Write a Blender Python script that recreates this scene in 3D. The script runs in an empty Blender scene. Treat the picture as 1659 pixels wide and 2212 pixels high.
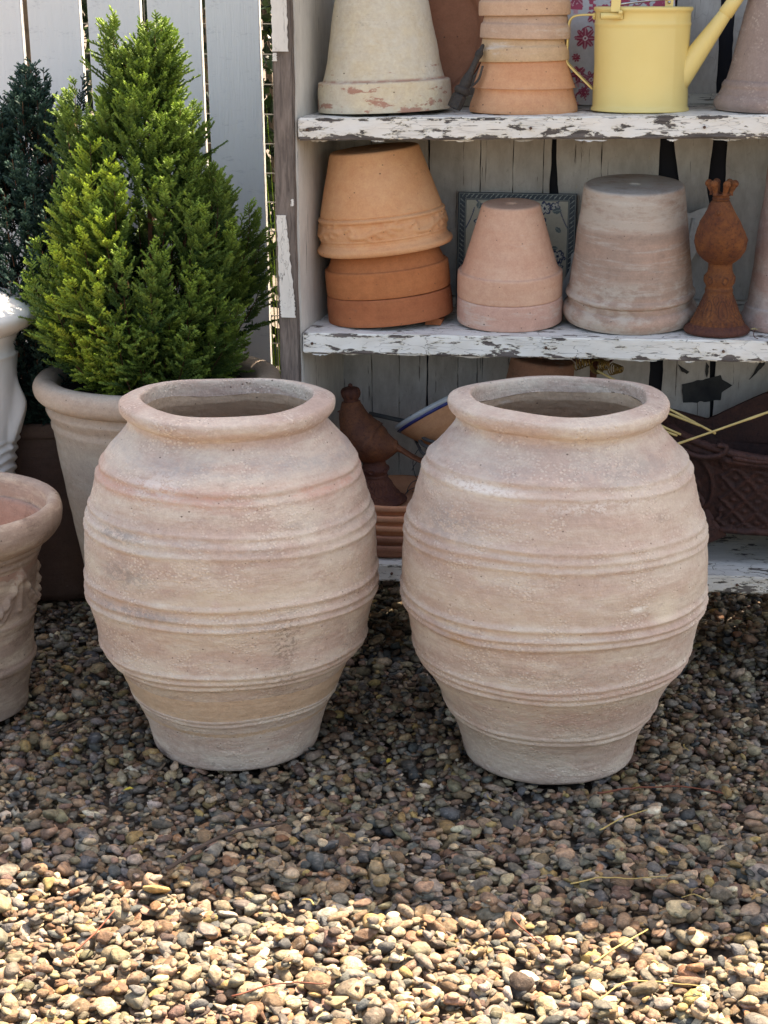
import bpy, math, random
import numpy as np
from mathutils import Vector, Matrix
R = math.radians
random.seed(7)
RNG = np.random.default_rng(11)
SC = bpy.context.scene
COL = SC.collection

# ------------------------------------------------------------------ camera, sky, sun, exposure
cam = bpy.data.cameras.new('camera')
camo = bpy.data.objects.new('camera', cam)
COL.objects.link(camo)
camo.location = (0, 0, 1.5)
camo.rotation_euler = (R(90 - 16.8), 0, 0)
cam.sensor_fit = 'VERTICAL'
cam.sensor_height = 36.0
cam.lens = 36.0 * 3700 / 2212
cam.clip_end = 500
SC.camera = camo

PSI = math.atan(.1565)                # the shelf and the fence stand turned by this angle
SUN_EL, SUN_AZ = R(61), R(38.5) + PSI # azimuth from +y towards +x
world = bpy.data.worlds.new('World')
SC.world = world
world.use_nodes = True
wn = world.node_tree
bg = wn.nodes['Background']
sky = wn.nodes.new('ShaderNodeTexSky')
sky.sky_type = 'NISHITA'
sky.sun_disc = False
sky.sun_elevation = SUN_EL
sky.sun_rotation = SUN_AZ
sky.air_density = 1.0
sky.dust_density = 2.5
sky.ozone_density = 1.0
wn.links.new(sky.outputs[0], bg.inputs[0])
bg.inputs[1].default_value = 0.12
sl = bpy.data.lights.new('sun', 'SUN')
sl.energy = 4.7
sl.angle = R(0.5)
sl.color = (1.0, 0.945, 0.86)
slo = bpy.data.objects.new('sun', sl)
COL.objects.link(slo)
sd = Vector((math.sin(SUN_AZ) * math.cos(SUN_EL), math.cos(SUN_AZ) * math.cos(SUN_EL), math.sin(SUN_EL)))
slo.rotation_euler = sd.to_track_quat('Z', 'Y').to_euler()
SC.view_settings.view_transform = 'Standard'
SC.view_settings.look = 'None'
SC.view_settings.gamma = 1.0
SC.view_settings.exposure = 1.98
SC.view_settings.use_white_balance = True      # the camera's white balance was set for the shade
SC.view_settings.white_balance_temperature = 7900
SC.view_settings.white_balance_tint = 14
SC.render.engine = 'CYCLES'
SC.cycles.max_bounces = 8
SC.cycles.use_denoising = True

# ------------------------------------------------------------------ helpers
U3 = np.array([math.cos(PSI), -math.sin(PSI), 0]); W3 = np.array([math.sin(PSI), math.cos(PSI), 0])
def uw(u, w, z):
    p = np.array([0, 3.75, 0]) + U3 * u + W3 * w
    return (p[0], p[1], z)

def _h(ix, iy, iz, seed):
    n = (ix * 374761393 + iy * 668265263 + iz * 2147483647 + seed * 1274126177) & 0xffffffff
    n = ((n ^ (n >> 13)) * 1274126177) & 0xffffffff
    n = (n ^ (n >> 16)) & 0xffffffff
    return n / 4294967295.0
def vnoise(P, s, seed=0):
    P = np.asarray(P, float) * s
    I = np.floor(P).astype(np.int64); f = P - I; f = f * f * (3 - 2 * f)
    r = 0
    for dx in (0, 1):
        for dy in (0, 1):
            for dz in (0, 1):
                w = (f[..., 0] if dx else 1 - f[..., 0]) * (f[..., 1] if dy else 1 - f[..., 1]) * (f[..., 2] if dz else 1 - f[..., 2])
                r = r + w * _h(I[..., 0] + dx, I[..., 1] + dy, I[..., 2] + dz, seed)
    return r * 2 - 1
def fbm(P, s, seed=0, o=3):
    r = 0; a = 1
    for k in range(o):
        r = r + a * vnoise(P, s * 2 ** k, seed + k); a *= .5
    return r

class MB:
    def __init__(s): s.v = []; s.f = []; s.n = 0; s.c = []
    def add(s, V, F, c=None):
        V = np.asarray(V, float).reshape(-1, 3)
        s.v.append(V)
        for f in (F if isinstance(F, list) and len(F) and isinstance(F[0], np.ndarray) and F[0].ndim == 2 else [F]):
            if isinstance(f, np.ndarray): s.f.append(f + s.n)
            else: s.f.extend([np.array([q]) + s.n for q in f])
        if c is not None:
            c = np.asarray(c, float)
            s.c.append(np.broadcast_to(c, (len(V), 3)) if c.ndim == 1 else c)
        s.n += len(V); return s
    def mesh(s, name, smooth=True):
        V = np.concatenate(s.v); me = bpy.data.meshes.new(name)
        cnt = np.concatenate([np.full(len(f), f.shape[1]) for f in s.f]).astype(np.int32)
        idx = np.concatenate([f.ravel() for f in s.f]).astype(np.int32)
        me.vertices.add(len(V)); me.vertices.foreach_set('co', V.astype(np.float32).ravel())
        me.loops.add(len(idx)); me.loops.foreach_set('vertex_index', idx)
        me.polygons.add(len(cnt))
        st = np.zeros(len(cnt), np.int32); st[1:] = np.cumsum(cnt)[:-1]
        me.polygons.foreach_set('loop_start', st)
        me.update(calc_edges=True)
        me.polygons.foreach_set('use_smooth', np.full(len(cnt), bool(smooth)))
        if s.c:
            c = np.concatenate(s.c); a = me.color_attributes.new('tint', 'FLOAT_COLOR', 'POINT')
            a.data.foreach_set('color', np.hstack([c, np.ones((len(c), 1))]).astype(np.float32).ravel())
        me.validate(); me.update()
        return me
def tag(o, label=None, cat=None, group=None, kind=None):
    for k, v in (('label', label), ('category', cat), ('group', group), ('kind', kind)):
        if v: o[k] = v
    return o
def put(name, me, mat, parent=None, smooth=True, autos=None, **k):
    if isinstance(me, MB): me = me.mesh(name, smooth)
    if mat is not None and not me.materials: me.materials.append(mat)
    if autos is not None:
        me.set_sharp_from_angle(angle=R(autos))
    o = bpy.data.objects.new(name, me); COL.objects.link(o); o.parent = parent
    return tag(o, **k)
def thing(name, label, cat, loc=(0, 0, 0), rot=(0, 0, 0), group=None):
    o = bpy.data.objects.new(name, None); COL.objects.link(o)
    o.empty_display_size = .05; o.location = loc; o.rotation_euler = rot
    return tag(o, label, cat, group)
def grid_faces(m, n, wrap=False):
    i = np.arange(m - 1)[:, None]; nn = n if wrap else n - 1
    j = np.arange(nn)[None, :]; j2 = (j + 1) % n
    return np.stack([i * n + j, i * n + j2, (i + 1) * n + j2, (i + 1) * n + j], -1).reshape(-1, 4)
def chaikin(p, it=2, closed=False):
    p = np.asarray(p, float)
    for _ in range(it):
        a = p if closed else p[:-1]; b = np.roll(p, -1, 0) if closed else p[1:]
        q = np.stack([a * .75 + b * .25, a * .25 + b * .75], 1).reshape(-1, p.shape[1])
        p = q if closed else np.vstack([p[:1], q, p[-1:]])
    return p
def dens(p, step):
    p = np.asarray(p, float); out = [p[:1]]
    for a, b in zip(p[:-1], p[1:]):
        n = max(1, int(np.ceil(np.linalg.norm(b - a) / step)))
        t = np.arange(1, n + 1)[:, None] / n
        out.append(a + (b - a) * t)
    return np.vstack(out)
def lathe(prof, n=96, disp=None, cuts=()):
    """prof: rows (r, z) from the first to the last ring. Returns MBs, the mesh cut at the given row numbers."""
    prof = np.asarray(prof, float); m = len(prof)
    th = np.arange(n) / n * 2 * np.pi
    r = np.repeat(prof[:, :1], n, 1); z = np.repeat(prof[:, 1:2], n, 1)
    P = np.stack([r * np.cos(th), r * np.sin(th), z], -1)
    if disp is not None:
        d = disp(P, r, z, np.repeat(th[None], m, 0))
        P[..., 0] += d * np.cos(th); P[..., 1] += d * np.sin(th)
    out = []; ed = [0] + list(cuts) + [m - 1]
    for a, b in zip(ed[:-1], ed[1:]):
        q = P[a:b + 1]; out.append(MB().add(q.reshape(-1, 3), grid_faces(b - a + 1, n, True)[:, ::-1].copy()))
    return out
def tube(pts, rad, n=8, cap=True, flat=1.0):
    pts = np.asarray(pts, float); m = len(pts); rad = np.broadcast_to(np.asarray(rad, float), (m,))
    T = np.gradient(pts, axis=0); T /= np.linalg.norm(T, axis=1)[:, None] + 1e-12
    up = np.array([0, 0, 1.]) if abs(T[0][2]) < .9 else np.array([1., 0, 0])
    N = np.cross(up, T[0]); N /= np.linalg.norm(N); Vs = []
    th = np.arange(n) / n * 2 * np.pi
    for i in range(m):
        N = N - T[i] * (N @ T[i]); N /= np.linalg.norm(N) + 1e-12
        B = np.cross(T[i], N)
        Vs.append(pts[i] + rad[i] * (np.cos(th)[:, None] * N + flat * np.sin(th)[:, None] * B))
    V = np.array(Vs).reshape(-1, 3); F = grid_faces(m, n, True); mb = MB().add(V, F)
    if cap:
        mb.f.append(np.arange(n)[::-1][None]); mb.f.append(((m - 1) * n + np.arange(n))[None])
    return mb
def tubes(lst):
    mb = MB()
    for t in lst: merge(mb, t)
    return mb
def merge(a, b):
    for f in b.f: a.f.append(f + a.n)
    a.v += b.v; a.c += b.c; a.n += b.n; return a
def xf(mb, loc=(0, 0, 0), rot=(0, 0, 0), s=1.0):
    from mathutils import Euler
    M = np.array(Euler(rot).to_matrix()); mb.v = [(v * s) @ M.T + np.array(loc) for v in mb.v]; return mb
def spline(pts, k=8):
    pts = np.asarray(pts, float); p = np.vstack([2 * pts[0] - pts[1], pts, 2 * pts[-1] - pts[-2]]); out = []
    for i in range(1, len(p) - 2):
        t = np.arange(k)[:, None] / k
        a, b, c, d = p[i - 1], p[i], p[i + 1], p[i + 2]
        out.append(.5 * ((2 * b) + (-a + c) * t + (2 * a - 5 * b + 4 * c - d) * t ** 2 + (-a + 3 * b - 3 * c + d) * t ** 3))
    return np.vstack(out + [pts[-1:]])
def rbox(x0, x1, y0, y1, z0, z1, step=.02, amp=0.0, seed=0, bev=.0015, ns=18):
    """a box with a small chamfer and a worn, uneven surface"""
    def ax(a, b):
        n = max(1, int(round((b - a - 2 * bev) / step))); return np.concatenate([[a], np.linspace(a + bev, b - bev, n + 1), [b]])
    X, Y, Z = ax(x0, x1), ax(y0, y1), ax(z0, z1); nx, ny, nz = len(X), len(Y), len(Z)
    ids = {}; V = []; F = []
    def vid(i, j, k):
        q = (i, j, k)
        if q not in ids: ids[q] = len(V); V.append((X[i], Y[j], Z[k]))
        return ids[q]
    for k in (0, nz - 1):
        for i in range(nx - 1):
            for j in range(ny - 1):
                f = [vid(i, j, k), vid(i + 1, j, k), vid(i + 1, j + 1, k), vid(i, j + 1, k)]; F.append(f if k else f[::-1])
    for j in (0, ny - 1):
        for i in range(nx - 1):
            for k in range(nz - 1):
                f = [vid(i, j, k), vid(i + 1, j, k), vid(i + 1, j, k + 1), vid(i, j, k + 1)]; F.append(f if not j else f[::-1])
    for i in (0, nx - 1):
        for j in range(ny - 1):
            for k in range(nz - 1):
                f = [vid(i, j, k), vid(i, j + 1, k), vid(i, j + 1, k + 1), vid(i, j, k + 1)]; F.append(f if i else f[::-1])
    V = np.array(V); c = np.array([(x0 + x1) / 2, (y0 + y1) / 2, (z0 + z1) / 2]); h = np.array([(x1 - x0) / 2, (y1 - y0) / 2, (z1 - z0) / 2])
    d = (V - c) / h; onf = np.abs(d) > .9999; two = onf.sum(1) >= 2
    V[two] -= np.where(onf[two], np.sign(d[two]) * bev, 0)
    if amp:
        for a in range(3): V[:, a] += amp * fbm(V + a * 7.3, ns, seed + a)
    return MB().add(V, np.array(F))
def prism(outline, t, plane='xz', off=0.0):
    """outline in a plane, thickness t along the third axis (from off to off+t)"""
    o = np.asarray(outline, float); n = len(o)
    def mk(y):
        if plane == 'xz': return np.stack([o[:, 0], np.full(n, y), o[:, 1]], 1)
        if plane == 'xy': return np.stack([o[:, 0], o[:, 1], np.full(n, y)], 1)
        return np.stack([np.full(n, y), o[:, 0], o[:, 1]], 1)
    mb = MB(); mb.add(np.vstack([mk(off), mk(off + t)]), grid_faces(2, n, True))
    mb.f.append(np.arange(n)[::-1][None]); mb.f.append((n + np.arange(n))[None]); return mb

# ------------------------------------------------------------------ material helpers
class NT:
    def __init__(s, name):
        s.m = bpy.data.materials.new(name); s.m.use_nodes = True; s.t = s.m.node_tree
        s.b = s.t.nodes['Principled BSDF']; s.oc = s.n('ShaderNodeTexCoord').outputs['Object']
    def n(s, t, **k):
        q = s.t.nodes.new(t)
        for a, b in k.items(): setattr(q, a, b)
        return q
    def L(s, o, i):
        if isinstance(o, (int, float)): i.default_value = o
        elif isinstance(o, (tuple, list)):
            i.default_value = tuple(o) + (1,) if len(o) == 3 and len(i.default_value) == 4 else tuple(o)
        else: s.t.links.new(o, i)
    def map(s, v=None, sc=(1, 1, 1), loc=(0, 0, 0), rot=(0, 0, 0)):
        q = s.n('ShaderNodeMapping'); s.L(v or s.oc, q.inputs[0]); q.inputs['Scale'].default_value = sc
        q.inputs['Location'].default_value = loc; q.inputs['Rotation'].default_value = rot; return q.outputs[0]
    def noise(s, sc, v=None, d=4, r=.55, dist=0):
        q = s.n('ShaderNodeTexNoise'); s.L(v or s.oc, q.inputs['Vector']); q.inputs['Scale'].default_value = sc
        q.inputs['Detail'].default_value = d; q.inputs['Roughness'].default_value = r; q.inputs['Distortion'].default_value = dist
        return q.outputs['Fac']
    def vor(s, sc, v=None, feat='F1', rnd=1.0):
        q = s.n('ShaderNodeTexVoronoi', feature=feat); s.L(v or s.oc, q.inputs['Vector']); q.inputs['Scale'].default_value = sc
        q.inputs['Randomness'].default_value = rnd; return q.outputs['Distance']
    def ramp(s, f, *st):
        q = s.n('ShaderNodeValToRGB'); s.L(f, q.inputs[0]); e = q.color_ramp.elements
        while len(e) < len(st): e.new(.5)
        for x, (p, c) in zip(e, st):
            x.position = p; x.color = (c, c, c, 1) if isinstance(c, (int, float)) else tuple(c) + (1,)
        return q.outputs[0]
    def mix(s, f, a, b, bt='MIX'):
        q = s.n('ShaderNodeMix', data_type='RGBA', blend_type=bt); s.L(f, q.inputs[0]); s.L(a, q.inputs[6]); s.L(b, q.inputs[7]); return q.outputs[2]
    def math(s, op, a, b=0.0, c=None, clamp=False):
        q = s.n('ShaderNodeMath', operation=op, use_clamp=clamp); s.L(a, q.inputs[0]); s.L(b, q.inputs[1])
        if c is not None: s.L(c, q.inputs[2])
        return q.outputs[0]
    def sep(s, v=None):
        q = s.n('ShaderNodeSeparateXYZ'); s.L(v or s.oc, q.inputs[0]); return q.outputs
    def attr(s, n='tint'):
        return s.n('ShaderNodeAttribute', attribute_name=n).outputs['Color']
    def rnd(s): return s.n('ShaderNodeObjectInfo').outputs['Random']
    def bump(s, h, st=.5, d=.002, nm=None):
        q = s.n('ShaderNodeBump'); q.inputs['Strength'].default_value = st; q.inputs['Distance'].default_value = d
        s.L(h, q.inputs['Height'])
        if nm is not None: s.L(nm, q.inputs['Normal'])
        return q.outputs[0]
    def out(s, col, rough=.8, nm=None, spec=.3, metal=0):
        s.L(col, s.b.inputs['Base Color']); s.L(rough, s.b.inputs['Roughness']); s.b.inputs['Specular IOR Level'].default_value = spec
        s.b.inputs['Metallic'].default_value = metal
        if nm is not None: s.L(nm, s.b.inputs['Normal'])
        return s.m

def terracotta(name, c1, c2, white=(.62, .56, .48), wamt=.3, dark=(.16, .11, .08), damt=.15, seed=0, stretch=5, grain=.35, speck=.0, gscale=260, spots=None):
    t = NT(name); lo = (seed * 1.7, seed * .9, seed * 2.3)
    big = t.noise(5, t.map(loc=lo, sc=(1, 1, 1.6)), 5, .6)
    st = t.noise(7, t.map(loc=lo, sc=(1, 1, stretch * 2)), 6, .62)
    f = t.math('ADD', t.math('MULTIPLY', big, .6), t.math('MULTIPLY', st, .4))
    col = t.mix(t.ramp(f, (.38, 0.), (.62, 1.)), c1, c2)
    w = t.noise(6, t.map(loc=(lo[1], lo[2], lo[0]), sc=(1, 1, stretch)), 8, .68)
    wm = t.ramp(w, (.68 - wamt * .5, 0.), (.80 - wamt * .4, 1.))
    col = t.mix(t.math('MULTIPLY', wm, .85), col, white)
    dn = t.noise(9, t.map(loc=(lo[2], lo[0], 3), sc=(1, 1, 2.2)), 10, .75)
    dm = t.ramp(dn, (.72 - damt * .5, 0.), (.86 - damt * .5, 1.))
    col = t.mix(t.math('MULTIPLY', dm, .75), col, dark)
    fine = t.noise(gscale, None, 3, .6); fm = t.noise(60, None, 4, .6)
    col = t.mix(.55, col, t.mix(t.math('ADD', t.math('MULTIPLY', fine, .5), t.math('MULTIPLY', fm, .5)), (.12, .12, .12), (.88, .87, .86)), 'OVERLAY')
    dv = t.math('ADD', t.vor(38, t.map(loc=(lo[0], 1, 2), sc=(1, 1, 1.4))), t.math('MULTIPLY', t.noise(9, t.map(loc=(1, lo[1], 2)), 3), .16))
    col = t.mix(t.math('MULTIPLY', t.ramp(dv, (.125, 1.), (.16, 0.)), .8), col, (.07, .045, .03))
    if speck:
        pat = t.ramp(t.noise(14, t.map(loc=(5, lo[0], 2)), 5, .6), (.46, 0.), (.60, 1.))
        v = t.vor(135, t.map(t.mix(.012, t.oc, t.n('ShaderNodeTexNoise').outputs['Color']), sc=(1, 1, 1.3)))
        sp = t.math('MULTIPLY', t.ramp(v, (.26, 1.), (.46, 0.)), t.math('MULTIPLY', pat, speck))
        col = t.mix(sp, col, (.74, .62, .50))
        v2 = t.vor(120, t.map(loc=(2, 1, 4)))
        pit = t.math('MULTIPLY', t.ramp(v2, (.10, 1.), (.2, 0.)), t.math('MULTIPLY', pat, speck * .6))
        col = t.mix(pit, col, (.22, .14, .10))
    h = t.math('ADD', t.math('MULTIPLY', fine, .5), t.math('MULTIPLY', fm, .9))
    if speck: h = t.math('ADD', h, t.math('MULTIPLY', sp, .8))
    ln = t.noise(16, t.map(sc=(.35, .35, 14)), 4, .6)
    h = t.math('ADD', h, t.math('MULTIPLY', ln, .55))
    return t, col, t.bump(h, grain, .003), lo
def tc(name, *a, rough=.88, **k):
    t, col, nm, lo = terracotta(name, *a, **k); return t.out(col, rough, nm, .25)

def paint_wood(name, paint=(.74, .72, .66), wood=(.17, .14, .12), thr=.5, wear=.3, ax='x', hz=.023, seed=0, crack=1.0, cz=0.0, dirt=.25):
    """old white paint, cracked and peeling off grey wood; the grain runs along the given axis"""
    t = NT(name); lo = (seed * 3.1, seed * 1.3, seed * .7)
    g = {'x': (1, 9, 9), 'z': (9, 9, 1)}[ax]
    gr = t.noise(14, t.map(loc=lo, sc=g), 8, .65, .4); gf = t.noise(60, t.map(loc=lo, sc=g), 4, .6)
    wc = t.mix(t.ramp(gr, (.35, 0.), (.65, 1.)), tuple(c * .62 for c in wood), tuple(c * 1.5 for c in wood))
    k = {'x': (1, 2.4, 3.2), 'z': (2.2, 2.2, 1)}[ax]
    n1 = t.noise(15, t.map(loc=lo, sc=k), 8, .66, .3)
    n2 = t.noise(45, t.map(loc=lo, sc=k), 3, .7)
    v = t.math('ADD', n1, t.math('MULTIPLY', t.math('SUBTRACT', n2, .5), .16))
    z = t.sep()[2 if ax == 'x' else 0]
    zq = t.math('DIVIDE', t.math('SUBTRACT', z, cz), hz)
    e = t.math('POWER', t.math('MAXIMUM', t.math('MULTIPLY', zq, -1.0), 0.0, clamp=True), 2.5)
    e = t.math('ADD', e, t.math('MULTIPLY', t.math('MULTIPLY', t.math('GREATER_THAN', zq, .72), t.math('LESS_THAN', zq, .985)), .35))
    v = t.math('ADD', v, t.math('MULTIPLY', e, wear))
    bare = t.ramp(v, (thr + .08, 0.), (thr + .095, 1.))
    rimm = t.math('SUBTRACT', t.ramp(v, (thr + .055, 0.), (thr + .065, 1.)), bare, clamp=True)
    cr = t.vor(16, t.map(t.mix(.04, t.oc, t.n('ShaderNodeTexNoise').outputs['Color']), loc=lo, sc=(1, 3.0, 3.4) if ax == 'x' else (3, 3, .8)), 'DISTANCE_TO_EDGE')
    gc = t.ramp(t.noise(30, t.map(loc=(lo[1], 3, 1), sc=(.25, 5, 5) if ax == 'x' else (5, 5, .22)), 4, .6), (.655, 0.), (.68, 1.))
    cm = t.math('MULTIPLY', t.ramp(cr, (.004, 1.), (.016, 0.)), crack * .75)
    cm = t.math('MULTIPLY', cm, t.ramp(t.noise(6, t.map(loc=(1, 2, 3))), (.40, 0.), (.54, 1.)))
    cm = t.math('MAXIMUM', cm, t.math('MULTIPLY', gc, .85))
    dn = t.noise(7, t.map(loc=(4, lo[0], 1), sc=k), 8, .7)
    pc = t.mix(t.math('MULTIPLY', t.ramp(dn, (.35, 0.), (.7, 1.)), dirt), paint, (.36, .33, .29))
    pc = t.mix(t.math('MULTIPLY', gf, .18), pc, (.45, .42, .37))
    pc = t.mix(t.math('MULTIPLY', rimm, .45), pc, (.64, .58, .40))
    col = t.mix(bare, pc, wc); col = t.mix(t.math('MULTIPLY', cm, t.math('SUBTRACT', 1.0, bare)), col, (.10, .085, .07))
    h = t.math('SUBTRACT', 1.0, bare); h = t.math('SUBTRACT', h, t.math('MULTIPLY', cm, .7))
    h = t.math('ADD', h, t.math('MULTIPLY', gr, .35)); h = t.math('ADD', h, t.math('MULTIPLY', gf, .12))
    return t.out(col, .75, t.bump(h, .8, .0016), .25)
def flat(name, c, rough=.6, c2=None, sc=40, spec=.3, metal=0, bump=.15):
    t = NT(name); n = t.noise(sc, None, 6, .65)
    c2 = c2 or tuple(x * .72 for x in c)
    return t.out(t.mix(t.ramp(n, (.35, 0.), (.68, 1.)), c, c2), rough, t.bump(n, bump, .002), spec, metal)
def rust(name, a, b, dark, seed=0, rough=.85):
    t = NT(name); n = t.noise(22, t.map(loc=(seed, 2, 1)), 8, .7); f = t.noise(170, None, 4, .7)
    col = t.mix(t.ramp(n, (.38, 0.), (.6, 1.)), a, b); col = t.mix(t.ramp(f, (.5, 0.), (.72, .8)), col, dark)
    geo = t.n('ShaderNodeNewGeometry').outputs['Pointiness']
    col = t.mix(t.ramp(geo, (.46, .55), (.52, 0.)), col, dark)
    return t.out(col, rough, t.bump(t.math('ADD', t.math('ADD', f, t.math('MULTIPLY', n, .6)), t.math('MULTIPLY', t.noise(90, t.map(sc=(1, 1, .35), rot=(0, .6, 0)), 4, .7), 1.2)), .9, .003), .3)
def tintmat(name, rough=.6, bump=.1, bs=200, trans=0.0, spec=.3):
    t = NT(name); a = t.attr(); n = t.noise(bs, None, 4, .6)
    col = t.mix(.5, a, t.mix(n, (.3, .3, .3), (.72, .72, .72)), 'OVERLAY')
    m = t.out(col, rough, t.bump(n, bump, .001), spec)
    if trans:
        tr = t.n('ShaderNodeBsdfTranslucent'); t.L(col, tr.inputs[0]); mx = t.n('ShaderNodeMixShader'); mx.inputs[0].default_value = trans
        t.L(t.b.outputs[0], mx.inputs[1]); t.L(tr.outputs[0], mx.inputs[2]); t.t.links.new(mx.outputs[0], t.t.nodes['Material Output'].inputs[0])
    return m

# ------------------------------------------------------------------ the ground
t = NT('ground_soil'); n = t.noise(60, None, 6, .7); v = t.vor(45)
gm = t.out(t.mix(t.ramp(n, (.35, 0.), (.65, 1.)), (.07, .055, .04), (.20, .16, .12)), .9, t.bump(v, .8, .01))
put('ground', MB().add([(-150, -150, -.04), (150, -150, -.04), (150, 150, -.04), (-150, 150, -.04)], np.array([[0, 1, 2, 3]])), gm, kind='structure')

# pebbles: dropped one after the other on a height field, so they lie on each other
def ico(sub):
    import bmesh
    bm = bmesh.new(); bmesh.ops.create_icosphere(bm, subdivisions=sub, radius=1.0)
    V = np.array([v.co[:] for v in bm.verts]); F = np.array([[v.index for v in f.verts] for f in bm.faces]); bm.free(); return V, F
JARS = [(-.312, 3.33, .172), (.341, 3.27, .178)]
STAND = JARS + [(-.955, 3.5, .165), (-.545, 4.05, .175), (-1.04, 4.05, .12), (-.86, 4.31, .14)]
def gravel():
    X0, X1, Y0, Y1 = -1.6, 1.6, 1.9, 4.62; cs = .004
    H = np.full((int((Y1 - Y0) / cs) + 1, int((X1 - X0) / cs) + 1), -.032)
    N = 51000; rs = np.random.default_rng(5)
    x = rs.uniform(X0 + .03, X1 - .03, N); y = rs.uniform(Y0 + .03, Y1 - .03, N)
    hw = np.abs(x) < .34 + .26 * y                         # near the view: full density, elsewhere thinner
    keep = hw | (rs.random(N) < .5); x = x[keep]; y = y[keep]; N = len(x)
    a = np.clip(rs.lognormal(math.log(.0109), .38, N), .0042, .023); b = a * rs.uniform(.50, .90, N); c = a * rs.uniform(.30, .56, N)
    yaw = rs.uniform(0, 2 * np.pi, N); tl = rs.normal(0, .24, (N, 2))
    z = np.zeros(N)
    for i in range(N):
        A, B = a[i] * .86, b[i] * .86; q = int(A / cs) + 1
        ix = int((x[i] - X0) / cs); iy = int((y[i] - Y0) / cs)
        sy = slice(max(0, iy - q), iy + q + 1); sx = slice(max(0, ix - q), ix + q + 1)
        h = H[sy, sx]
        gy = np.arange(sy.start, sy.start + h.shape[0])[:, None] * cs + Y0 - y[i]; gx = np.arange(sx.start, sx.start + h.shape[1])[None] * cs + X0 - x[i]
        cu, su = math.cos(yaw[i]), math.sin(yaw[i])
        e = ((gx * cu + gy * su) / A) ** 2 + ((-gx * su + gy * cu) / B) ** 2; m = e < 1
        if not m.any(): z[i] = H[min(iy, H.shape[0]-1), min(ix, H.shape[1]-1)]; continue
        dome = np.sqrt(np.clip(1 - e, 0, 1)) * c[i]
        zc = max(np.quantile((h + dome)[m], .55), -.02); z[i] = zc
        H[sy, sx] = np.where(m, np.maximum(h, zc + dome), h)
    ov = (np.abs(x) < 1) & (y > 2.2) & (y < 3.6)
    z -= np.quantile(z[ov] + c[ov], .80)
    keep = np.ones(N, bool)
    for jx, jy, jr in STAND:
        d = np.hypot(x - jx, y - jy)
        keep &= ~((d < jr + a * .95) & (z + c > -.001)) & ~(d < jr - .03)
    keep &= z < .022
    idx = np.nonzero(keep)[0]
    # stones buried under others need no faces: drop those whose top lies well under the surface
    hi = H[((y - Y0) / cs).astype(int), ((x - X0) / cs).astype(int)]
    shift = np.quantile(hi[::7], .5)
    pal = np.array([(.30, .225, .145), (.40, .34, .25), (.24, .215, .175), (.10, .11, .115), (.19, .13, .085), (.26, .15, .09), (.34, .235, .175),
                    (.21, .19, .13), (.60, .55, .45), (.155, .15, .135), (.36, .27, .12), (.13, .09, .075), (.48, .40, .28), (.27, .25, .225)])
    wt = np.array([15, 9, 14, 9, 12, 5, 8, 11, 3, 10, 4, 5, 7, 10.]); wt /= wt.sum()
    mb = MB()
    for sub, sel in ((3, y[idx] < 2.32), (2, (y[idx] >= 2.32) & (y[idx] < 3.05) & hw[idx]), (1, None)):
        if sub == 3: sel = np.zeros(len(idx), bool)
        if sub == 2: sel = (y[idx] >= 2.2) & (y[idx] < 2.95) & (np.abs(x[idx]) < .06 + .25 * y[idx])
        if sub == 1: sel = ~((y[idx] >= 2.2) & (y[idx] < 2.95) & (np.abs(x[idx]) < .06 + .25 * y[idx]))
        ii = idx[sel]
        if not len(ii): continue
        V, F = ico(sub); n = len(ii); nv = len(V)
        r = np.repeat(V[None], n, 0)
        for k in range(9):                                  # flat breaks and worn corners
            d = rs.normal(size=(n, 3)); d /= np.linalg.norm(d, axis=1)[:, None]; lim = rs.uniform(.42, .92, n)
            if k > 5: lim = np.maximum(lim, .70)
            dt = np.einsum('nvk,nk->nv', r, d); over = np.clip(dt - lim[:, None], 0, None)
            r = r - over[..., None] * d[:, None] * .97
        r = r * (1 + .06 * vnoise(r + rs.uniform(0, 50, (n, 1, 3)), 1.9, 3))[..., None]
        r = r * np.stack([a[ii], b[ii], c[ii]], 1)[:, None] * 1.16
        t1, t2, yw = tl[ii, 0], tl[ii, 1], yaw[ii]
        def rot(r, ang, i, j):
            cc, ss = np.cos(ang)[:, None], np.sin(ang)[:, None]; p = r[..., i] * cc - r[..., j] * ss; q = r[..., i] * ss + r[..., j] * cc
            r = r.copy(); r[..., i] = p; r[..., j] = q; return r
        r = rot(r, t1, 1, 2); r = rot(r, t2, 0, 2); r = rot(r, yw, 0, 1)
        r = r + np.stack([x[ii], y[ii], z[ii]], 1)[:, None]
        col = pal[rs.choice(len(pal), n, p=wt)] * np.array([.80, .74, .665]) * rs.uniform(.62, 1.35, (n, 1)) * rs.uniform(.94, 1.06, (n, 3))
        mb.add(r.reshape(-1, 3), (F[None] + np.arange(n)[:, None, None] * nv).reshape(-1, 3), np.repeat(col, nv, 0))
    return mb
t = NT('pebbles'); a = t.attr()
n1 = t.noise(110, None, 6, .65); n2 = t.noise(420, None, 3, .6); n3 = t.noise(55, t.map(rot=(.4, .9, .2), sc=(1, 3.5, 1)), 5, .6)
col = t.mix(.9, a, t.mix(t.ramp(n1, (.3, 0.), (.7, 1.)), (.20, .20, .20), (.82, .80, .76)), 'OVERLAY')
col = t.mix(t.math('MULTIPLY', t.ramp(n3, (.58, 0.), (.66, 1.)), .28), col, (.42, .37, .30))
col = t.mix(t.math('MULTIPLY', t.ramp(n2, (.6, 0.), (.72, 1.)), .3), col, (.08, .065, .05))
pm = t.out(col, .72, t.bump(t.math('ADD', t.math('ADD', n1, t.math('MULTIPLY', n2, .35)), t.math('MULTIPLY', t.vor(75), .5)), .8, .0035), .35)
put('gravel', gravel(), pm, kind='stuff')

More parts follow.
